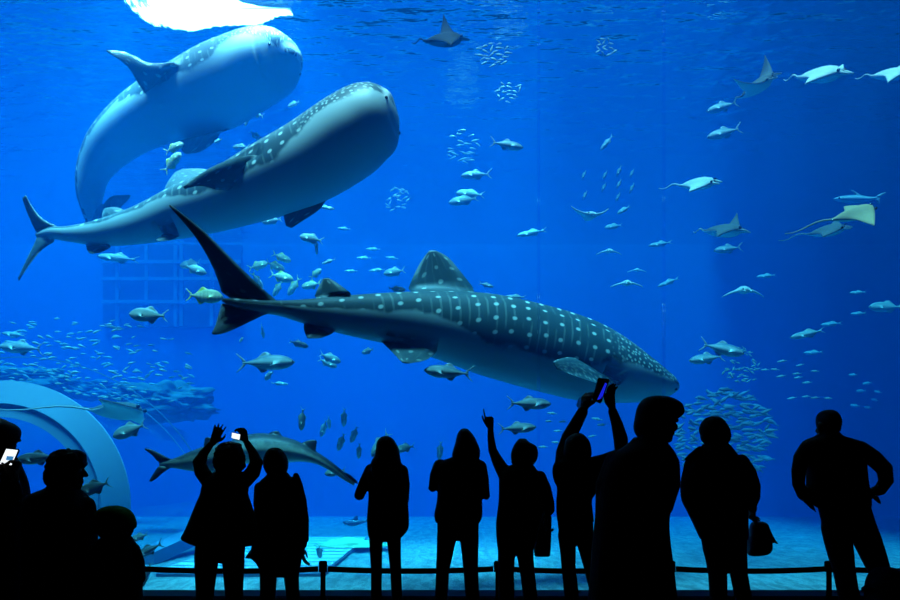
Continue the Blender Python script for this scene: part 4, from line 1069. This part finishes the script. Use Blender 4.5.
# woman with handbag
person('short-haired woman in a collared coat with a handbag on her right arm', 5.1, (715, 432), -.25,
    [(416.3, 710, 717, .03), (418.5, 705.5, 721, .08), (423, 702, 725, .105), (429, 700, 728.5, .115), (435, 701, 730, .115), (440, 702, 729.5, .10), (444, 705, 727, .07)],
    [(441, 706, 727.5, .06), (446, 702, 729, .08), (452, 695, 734, .10), (457, 690, 740, .12), (463, 687.3, 746, .13), (472, 684, 750, .135), (482, 681.5, 750, .14), (493, 681.2, 749, .14), (502, 683, 748, .14), (511, 687.5, 747.3, .135), (521, 692.5, 747, .13), (533, 698, 747.5, .12), (540, 701, 747.5, .10)],
    [(530, 699, 746, .12), (541, 701.5, 746.5, .11), (551, 703, 746.7, .10)],
    [leg([(714, 548, 11), (716, 560, 10), (717.7, 575, 9.2), (718.3, 592, 8.9)], 5.1), leg([(735, 548, 11.2), (737, 560, 10), (739, 575, 8.6), (742.3, 592, 8.3)], 5.1)],
    [[(741, 462, 0, .058), (748, 473, -.01, .060), (752, 487, 0, .062), (752, 498, .03, .056), (751, 505, .08, .042), (753, 509, .10, .030)], [(692, 464, 0, .055), (688, 480, .02, .052), (689, 497, .06, .048), (700, 500, .20, .038), (712, 495, .26, .030)]],
    [((753, 510, .11), (.1, .5, -.8), (-.3, .8, .3), 'grip'), ((714, 494, .27), (.6, .6, .2), (-.2, .3, .8), 'relaxed')], coatm='cloth_navy', flare=[[(700, 450, -.05, .03), (692, 456, -.05, .026), (687, 459, -.05, .018), (684.5, 460, -.05, .006)], [(729, 447, -.05, .02), (735, 454, -.05, .016)]])
# man with hands on hips
person('man with both hands on his hips and legs apart at far right', 5.0, (828.5, 426), -.1,
    [(409.8, 826, 830, .03), (411, 822.5, 833.5, .06), (414, 819.5, 836.5, .09), (419, 818.2, 838.2, .105), (425, 818.8, 838.5, .105), (430, 820, 838, .09), (434, 822, 837, .06)],
    [(432, 820.5, 838.5, .055), (436, 816, 842, .07), (439, 808, 852, .09), (443, 803, 862, .11), (450, 803, 864, .125), (460, 806, 864, .13), (470, 808, 864.5, .13), (482, 808.3, 866, .125), (493, 809, 868, .125), (503, 815, 869, .12), (508, 818, 869, .10)],
    [(498, 815, 868, .125), (508, 819, 869.5, .125), (520, 822, 873, .12), (531, 825, 872, .10)],
    [leg([(835.5, 527, 13.5), (838, 540, 13.2), (841, 555, 12.1), (844, 570, 10.4), (848, 592, 10)], 5.0), leg([(861, 522, 12.5), (867, 540, 13.2), (874, 557, 11.8), (880, 572, 10.2), (886, 592, 9.8)], 5.0)],
    [[(808, 448, 0, .058), (802, 458, -.02, .060), (798.5, 471, -.05, .048), (798.5, 484, -.03, .043), (803, 495, .02, .040), (811, 501, .06, .034)], [(860, 449, 0, .060), (873, 458, -.02, .060), (884.5, 469, -.05, .056), (886, 481, -.02, .050), (880, 490, .02, .044), (871, 493, .06, .036)]],
    [((812, 502, .06), (.75, .25, -.35), (-.2, .9, .3), 'relaxed'), ((870, 493, .06), (-.75, .25, -.25), (.2, .9, .3), 'relaxed')], coatm='cloth_grey', expo=2.6, flare=[[(806, 500, -.05, .022), (812, 507, -.05, .016), (816, 512, -.05, .006)], [(876, 498, -.04, .02), (880, 503, -.04, .010)]])
# woman taking a photo with raised arms
person('curly-haired woman in a flared jacket raising both arms to take a picture', 5.5, (230, 459), .15,
    [(442, 227, 234, .03), (444.5, 221, 239.5, .08), (449, 217, 242, .11), (455, 214.7, 243.8, .125), (462, 213.7, 244.6, .125), (468, 215.5, 243.5, .115), (473, 218, 240, .09), (476.5, 221, 236, .05)],
    [(471, 217, 241, .05), (475, 209, 244, .08), (481, 205, 246.5, .11), (488, 202, 248, .125), (494, 201, 247.5, .13), (503, 197, 250.5, .14), (513, 193, 253.5, .15), (523, 189, 256, .16), (532, 185, 258, .17), (538, 182, 258.5, .17), (542, 187, 257, .15), (546, 196, 252, .10)],
    [(535, 198, 248, .13), (548, 195, 245.5, .13), (562, 196, 244, .11)],
    [leg([(206.5, 556, 12), (206, 568, 11.2), (205, 592, 9)], 5.5), leg([(233.5, 556, 11), (233.5, 568, 10.6), (234, 592, 9)], 5.5)],
    [[(209, 482, 0, .060), (202, 472, .03, .060), (199.5, 462, .07, .055), (204, 453, .11, .036), (210.5, 445, .15, .027)], [(244, 482, 0, .058), (253, 472, .03, .060), (256.5, 462, .06, .053), (252.5, 452, .11, .036), (247, 443, .15, .027)]],
    [((212.5, 443.5, .155), (.42, .05, 1), (.8, .3, 0), 'open'), ((246, 442, .155), (-.25, .1, .8), (-.8, .3, 0), 'grip')], coatm='cloth_brown', curly=True)
# woman next to her
person('person in a long coat with a round head, right beside the woman raising both arms', 5.85, (275, 462), .2,
    [(447.6, 272, 278, .03), (450, 268, 282, .08), (455, 265, 285.5, .105), (461, 263.3, 287.8, .12), (467, 263.8, 287.8, .115), (472, 266, 286.5, .10), (477, 269, 285, .07)],
    [(472, 269, 287, .06), (477, 265, 291, .09), (481, 260.5, 296, .11), (487, 257.5, 299, .12), (496, 255.5, 301, .13), (507, 254.5, 303, .13), (520, 254.5, 304, .14), (535, 253.5, 304, .145), (548, 252, 303, .15), (556, 250, 302, .15), (562, 256, 301, .14), (568, 259.5, 300, .12)],
    [(548, 259, 301, .13), (560, 259.5, 300.5, .13), (576, 260, 299.5, .11)],
    [leg([(268.5, 565, 9.2), (268.3, 577, 8.5), (268, 592, 8)], 5.85), leg([(291.3, 565, 9.2), (291.3, 577, 7.6), (292.5, 592, 6.8)], 5.85)],
    [[(295, 482, 0, .050), (299, 497, 0, .050), (302.5, 513, .01, .048), (303.8, 530, .02, .042), (303, 545, .03, .034)], [(260, 488, 0, .05), (259, 505, .02, .048), (262, 522, .05, .042), (270, 524, .16, .034), (279, 520, .21, .029)]],
    [((302.8, 547, .03), (0, .1, -1), (0, 1, .1), 'relaxed'), ((281, 519, .22), (.6, .6, .2), (-.2, .3, .8), 'relaxed')], coatm='cloth_black', legm='cloth_black',
    flare=[[(296, 476, -.05, .028), (299, 484, -.06, .03), (303, 500, -.06, .03), (306, 520, -.06, .026), (306, 540, -.05, .024)], [(258, 550, .0, .05), (250, 556, .0, .03), (246.5, 557.5, 0, .012)]])
# curly-haired person in profile, lower left
person('curly-haired person in profile facing right at lower left', 4.1, (66.5, 471), 1.35,
    [(449.5, 61, 72, .03), (451, 57, 79, .07), (454, 54, 82, .10), (458, 50.6, 83.6, .12), (462, 49.5, 83.6, .125), (466, 48.8, 82.6, .12), (470, 47.8, 80.5, .115), (476, 46, 76, .11), (482, 48, 70, .09), (487, 50, 64, .06)],
    [(483, 51, 72, .06), (488, 47, 77, .08), (492, 38, 81, .11), (496, 30, 84.5, .14), (502, 27, 89, .15), (510, 26, 92.5, .155), (525, 26, 94, .16), (545, 26, 94, .165), (570, 26, 94, .17), (600, 26, 94, .17), (620, 28, 92, .15)],
    [(590, 32, 88, .14), (612, 32, 88, .14)],
    [leg([(46, 605, 14), (46, 625, 12), (46, 645, 11)], 4.1), leg([(74, 605, 14), (74, 625, 12), (74, 645, 11)], 4.1)],
    [[(34, 505, 0, .055), (31, 530, .02, .050), (34, 553, .06, .045), (48, 552, .20, .036), (60, 545, .26, .030)], [(86, 506, 0, .055), (90, 528, .02, .048), (90, 552, .06, .043), (80, 552, .20, .036), (70, 545, .26, .030)]],
    [((62, 544, .27), (.5, .6, .3), (-.2, .3, .8), 'relaxed'), ((68, 544, .27), (-.5, .6, .3), (.2, .3, .8), 'relaxed')], H=.235, coatm='cloth_black', curly=True)
# person with phone at the left edge
person('person at the left edge looking at a brightly lit phone', 4.5, (0, 436), .9,
    [(419.5, -6, 2, .04), (422, -11, 8, .09), (425, -14, 13.5, .11), (429, -15, 17, .12), (434, -15, 17.7, .12), (439, -14.5, 16.5, .11), (444, -13, 13.5, .09), (449, -9, 8, .05)],
    [(446, -12, 8, .06), (453, -18, 11, .10), (461, -24, 15, .13), (469, -28, 18.5, .15), (478, -30, 22.5, .155), (488, -31, 25, .16), (500, -31, 26, .16), (530, -31, 26, .165), (570, -30, 26, .17), (600, -29, 25, .16), (612, -27, 23, .14)],
    [(570, -26, 21, .14), (600, -26, 21, .14)],
    [leg([(-14, 595, 12), (-14, 615, 11), (-14, 640, 10)], 4.5), leg([(10, 595, 12), (10, 615, 11), (10, 640, 10)], 4.5)],
    [[(15, 474, 0, .055), (20, 492, .03, .050), (20, 507, .0, .042), (18, 495, -.12, .034), (14, 482, -.24, .028)], [(-24, 474, 0, .055), (-28, 495, .02, .048), (-26, 510, .0, .042), (-16, 495, -.12, .034), (-4, 480, -.24, .028)]],
    [((14, 481, -.25), (-.2, .2, 1), (-.5, -.6, .2), 'grip'), ((-4, 479, -.25), (.2, .2, 1), (.5, -.6, .2), 'grip')], H=.235, coatm='cloth_navy')
# child in a cap
person('child in a round dark green cap at lower left, in front of the barrier', 3.9, (115, 528), 0,
    [(514, 106, 124, .05), (519, 98, 131, .085), (525, 97, 133, .09), (532, 98, 132, .085), (538, 102, 129, .06)],
    [(536, 103, 130, .06), (541, 98, 133, .08), (546, 95, 135, .10), (553, 93, 137, .115), (563, 91, 138.5, .12), (578, 90, 139.5, .12), (598, 90, 139, .125), (625, 90, 139, .125), (640, 93, 136, .10)],
    [(620, 95, 134, .10), (640, 95, 134, .10)],
    [leg([(105, 640, 10), (105, 655, 9.5), (105, 675, 8.5)], 3.9), leg([(125, 640, 10), (125, 655, 9.5), (125, 675, 8.5)], 3.9)],
    [[(98, 550, 0, .045), (94, 570, .02, .040), (94, 590, .05, .034), (100, 600, .14, .027), (107, 596, .18, .023)], [(132, 550, 0, .045), (137, 563, .02, .042), (138.5, 578, .04, .040), (132, 592, .14, .028), (124, 592, .18, .023)]],
    [((108, 595, .19), (.5, .6, .3), (-.2, .3, .8), 'relaxed'), ((122, 591, .19), (-.5, .6, .3), (.2, .3, .8), 'relaxed')], H=.20, coatm='cloth_grey',
    hat=[(505.6, 109, 118, .03), (507.5, 103, 123.5, .07), (511, 98, 129, .095), (516, 95, 133, .108), (522, 94, 135, .11), (527, 94, 135.3, .11), (529.5, 97, 133, .10)])

# ------------------------------------------------------------------ things people carry
def phone(label, quad, Y, glass_mat, dys=(0, 0, 0, 0), pic=None, lit=None):
    """quad: four corners (px, py) clockwise from the upper left, dys their depth shifts"""
    c = [P(x, y, Y + d) for (x, y), d in zip(quad, dys)]
    n = (c[1] - c[0]).cross(c[3] - c[0]).normalized()
    mid = sum(c, Vector()) / 4
    if n.dot(mid - Vector((0, 0, CAMZ))) > 0: n = -n        # n looks to the viewer
    root = empty('smartphone', mid); tag(root, label, 'phone')
    def slab(name, k, a, b, mat, cs=c):
        m = sum(cs, Vector()) / 4; q = [m + (p - m) * k for p in cs]; bm = bmesh.new()
        va = [bm.verts.new(p + n * a) for p in q]; vb = [bm.verts.new(p + n * b) for p in q]
        bm.faces.new(va[::-1]); bm.faces.new(vb)
        for i in range(4): bm.faces.new((va[i], va[(i + 1) % 4], vb[(i + 1) % 4], vb[i]))
        if name == 'case': bmesh.ops.bevel(bm, geom=[e for e in bm.edges if abs((e.verts[0].co - e.verts[1].co).normalized().dot(n)) > .9], offset=.008, segments=3, affect='EDGES')
        return bm_obj(name, bm, mat, root, smooth=False)
    slab('case', 1.0, -.010, 0, M['plastic'])
    if lit is None: slab('screen', .86, .0002, .0012, glass_mat)
    else:
        slab('glass', .92, .0002, .0012, M['plastic']); slab('screen', 1.0, .004, .009, glass_mat, [P(x, y, Y + d) for x, y, d in lit])
    if pic:
        cs = [P(x, y, Y + d) for (x, y), d in zip(pic, dys)]
        o = slab('picture', 1.0, .0014, .0020, glow('screen_picture', (.05, .25, .55), 1.6), cs)
    return root
white = glow('white_screen', (.85, .93, 1.0), 2.1)
phone('phone with a white lit screen at the left edge', [(6, 447.5), (19.5, 449), (12, 466.5), (-2, 465)], 4.235, white, (.0, 0, 0, 0), pic=[(7, 456), (14, 456.5), (12.5, 460.5), (6, 460)])
phone('small lit phone in the raised right hand of the curly-haired woman', [(231.5, 432), (241, 434.2), (240, 440.5), (230.8, 438.2)], 5.58, white)
phone('black phone held overhead beside the tall man, screen glowing blue', [(598, 377.5), (609, 379), (600, 403.5), (592, 400)], 5.45, glow('blue_screen', (.008, .02, .80), 1.5), (.06, -.05, -.05, .06), lit=[(606, 383, -.03), (607.6, 384, -.045), (602.6, 399, -.045), (598, 400, -.01)])

def bag(name, label, rows, Y, strap, mat='leather', extra=None):
    root = empty(name, P((rows[0][1] + rows[0][2]) / 2, rows[-1][0], Y)); tag(root, label, 'bag')
    bm = bmesh.new(); stack(bm, rows, Y, 1.0, expo=3.0)
    if extra:
        for f in extra: tube(bm, [(P(q[0], q[1], Y + q[2]), q[3]) for q in f])
    fuse('body', bm, M[mat], root, .007, 2)
    if strap:
        bm = bmesh.new(); tube(bm, [(P(q[0], q[1], Y + q[2]), strap[1]) for q in strap[0]], 8); bm_obj('strap', bm, M['leather'], root)
    return root
b = bag('handbag', 'black handbag with a chain hanging from the arm of the short-haired woman', [(521.5, 754, 763, .03), (524, 751.5, 767, .05), (530, 750, 769, .06), (540, 748.5, 770.5, .07), (549, 748, 771, .07), (554, 748.5, 767, .06), (556, 750, 758, .03)], 5.22, None,
    extra=[[(766, 526, -.03, .02), (770, 535, -.03, .018), (774, 541, -.03, .014), (778, 544, -.03, .005)]])
bm = bmesh.new()
for k in range(6):
    a = P(752.5 + k * .85, 510.5 + k * 2.3, 5.2); q = bmesh.ops.create_uvsphere(bm, u_segments=8, v_segments=6, radius=.010, matrix=Matrix.Translation(a))
    if k: cyl(bm, pa, a, .004, .004, 6)
    pa = a
fuse('chain', bm, M['chrome'], b, .003, 1)
bag('tote_bag', 'black tote bag hanging at the right side of the pointing person', [(514, 543, 550, .03), (517, 539, 551.5, .04), (525, 536, 551.5, .05), (540, 534.5, 551, .055), (550, 534, 550.5, .055), (555, 534, 550, .05), (556.5, 536, 549, .03)], 5.72, ([(548, 516, 0), (547.5, 508, -.02), (547, 500, -.05)], .008), 'cloth_black')
bag('backpack', 'dark bulky bag standing at the right edge beside the man with hands on hips', [(567.5, 887, 893, .05), (570, 881, 901, .12), (576, 876, 908, .16), (586, 873, 912, .18), (605, 872, 914, .19), (640, 872, 914, .19), (664, 873, 913, .19), (668.5, 876, 910, .16)], 4.75, ([(872, 590, -.05), (866, 586, -.06), (863, 588.5, -.06), (873, 589, -.05)], .016), 'cloth_black')

# ------------------------------------------------------------------ light, camera, view
def area(name, loc, sx, sy, power, col=(1, 1, 1)):
    l = bpy.data.lights.new(name, 'AREA'); l.shape = 'RECTANGLE'; l.size = sx; l.size_y = sy; l.energy = power; l.color = col
    o = bpy.data.objects.new(name, l); o.location = loc; C.objects.link(o); return o
area('skylight_roof', (-7, 21, 16), 24, 18, 4200, (.92, .97, 1.0))
area('fill_far_left', (-13, 19, 14), 11, 10, 4600, (1, 1, .97))  # added lamp that brightens the water at left
sl = area('fill_left', (-5.0, 14.3, 12.5), 4.5, 2.2, 1300, (1, 1, .97))  # added lamp to whiten the backs of the two upper sharks
sl.data.spread = R(48)
sm = area('fill_middle', (-.6, 17.2, 13.6), 6, 3, 900, (1, 1, .97)); sm.data.spread = R(28)  # added narrow lamp for the bright pool on the sand
sun = bpy.data.lights.new('sun', 'SUN'); sun.energy = 24; sun.angle = .32
so = bpy.data.objects.new('sun', sun); C.objects.link(so); so.rotation_euler = Vector((.12, .22, -1)).to_track_quat('-Z', 'Y').to_euler()
w = bpy.data.worlds.new('World'); bpy.context.scene.world = w; w.use_nodes = True
w.node_tree.nodes['Background'].inputs[0].default_value = (0, 0, 0, 1)
cam = bpy.data.cameras.new('camera'); cam.sensor_width = 36; cam.lens = 36 * FPX / 900; cam.shift_x = 0; cam.shift_y = (HY - 300) / 900
co = bpy.data.objects.new('camera', cam); C.objects.link(co); co.location = (0, 0, CAMZ); co.rotation_euler = (PI / 2, 0, 0)
sc = bpy.context.scene; sc.camera = co
sc.view_settings.view_transform = 'Standard'; sc.view_settings.look = 'None'; sc.view_settings.gamma = 1; sc.view_settings.exposure = -0.85; sc.view_settings.use_curve_mapping = False
sc.cycles.max_bounces = 5; sc.cycles.diffuse_bounces = 3; sc.cycles.glossy_bounces = 3; sc.cycles.volume_bounces = 2; sc.cycles.transparent_max_bounces = 24
sc.cycles.caustics_reflective = False; sc.cycles.caustics_refractive = False
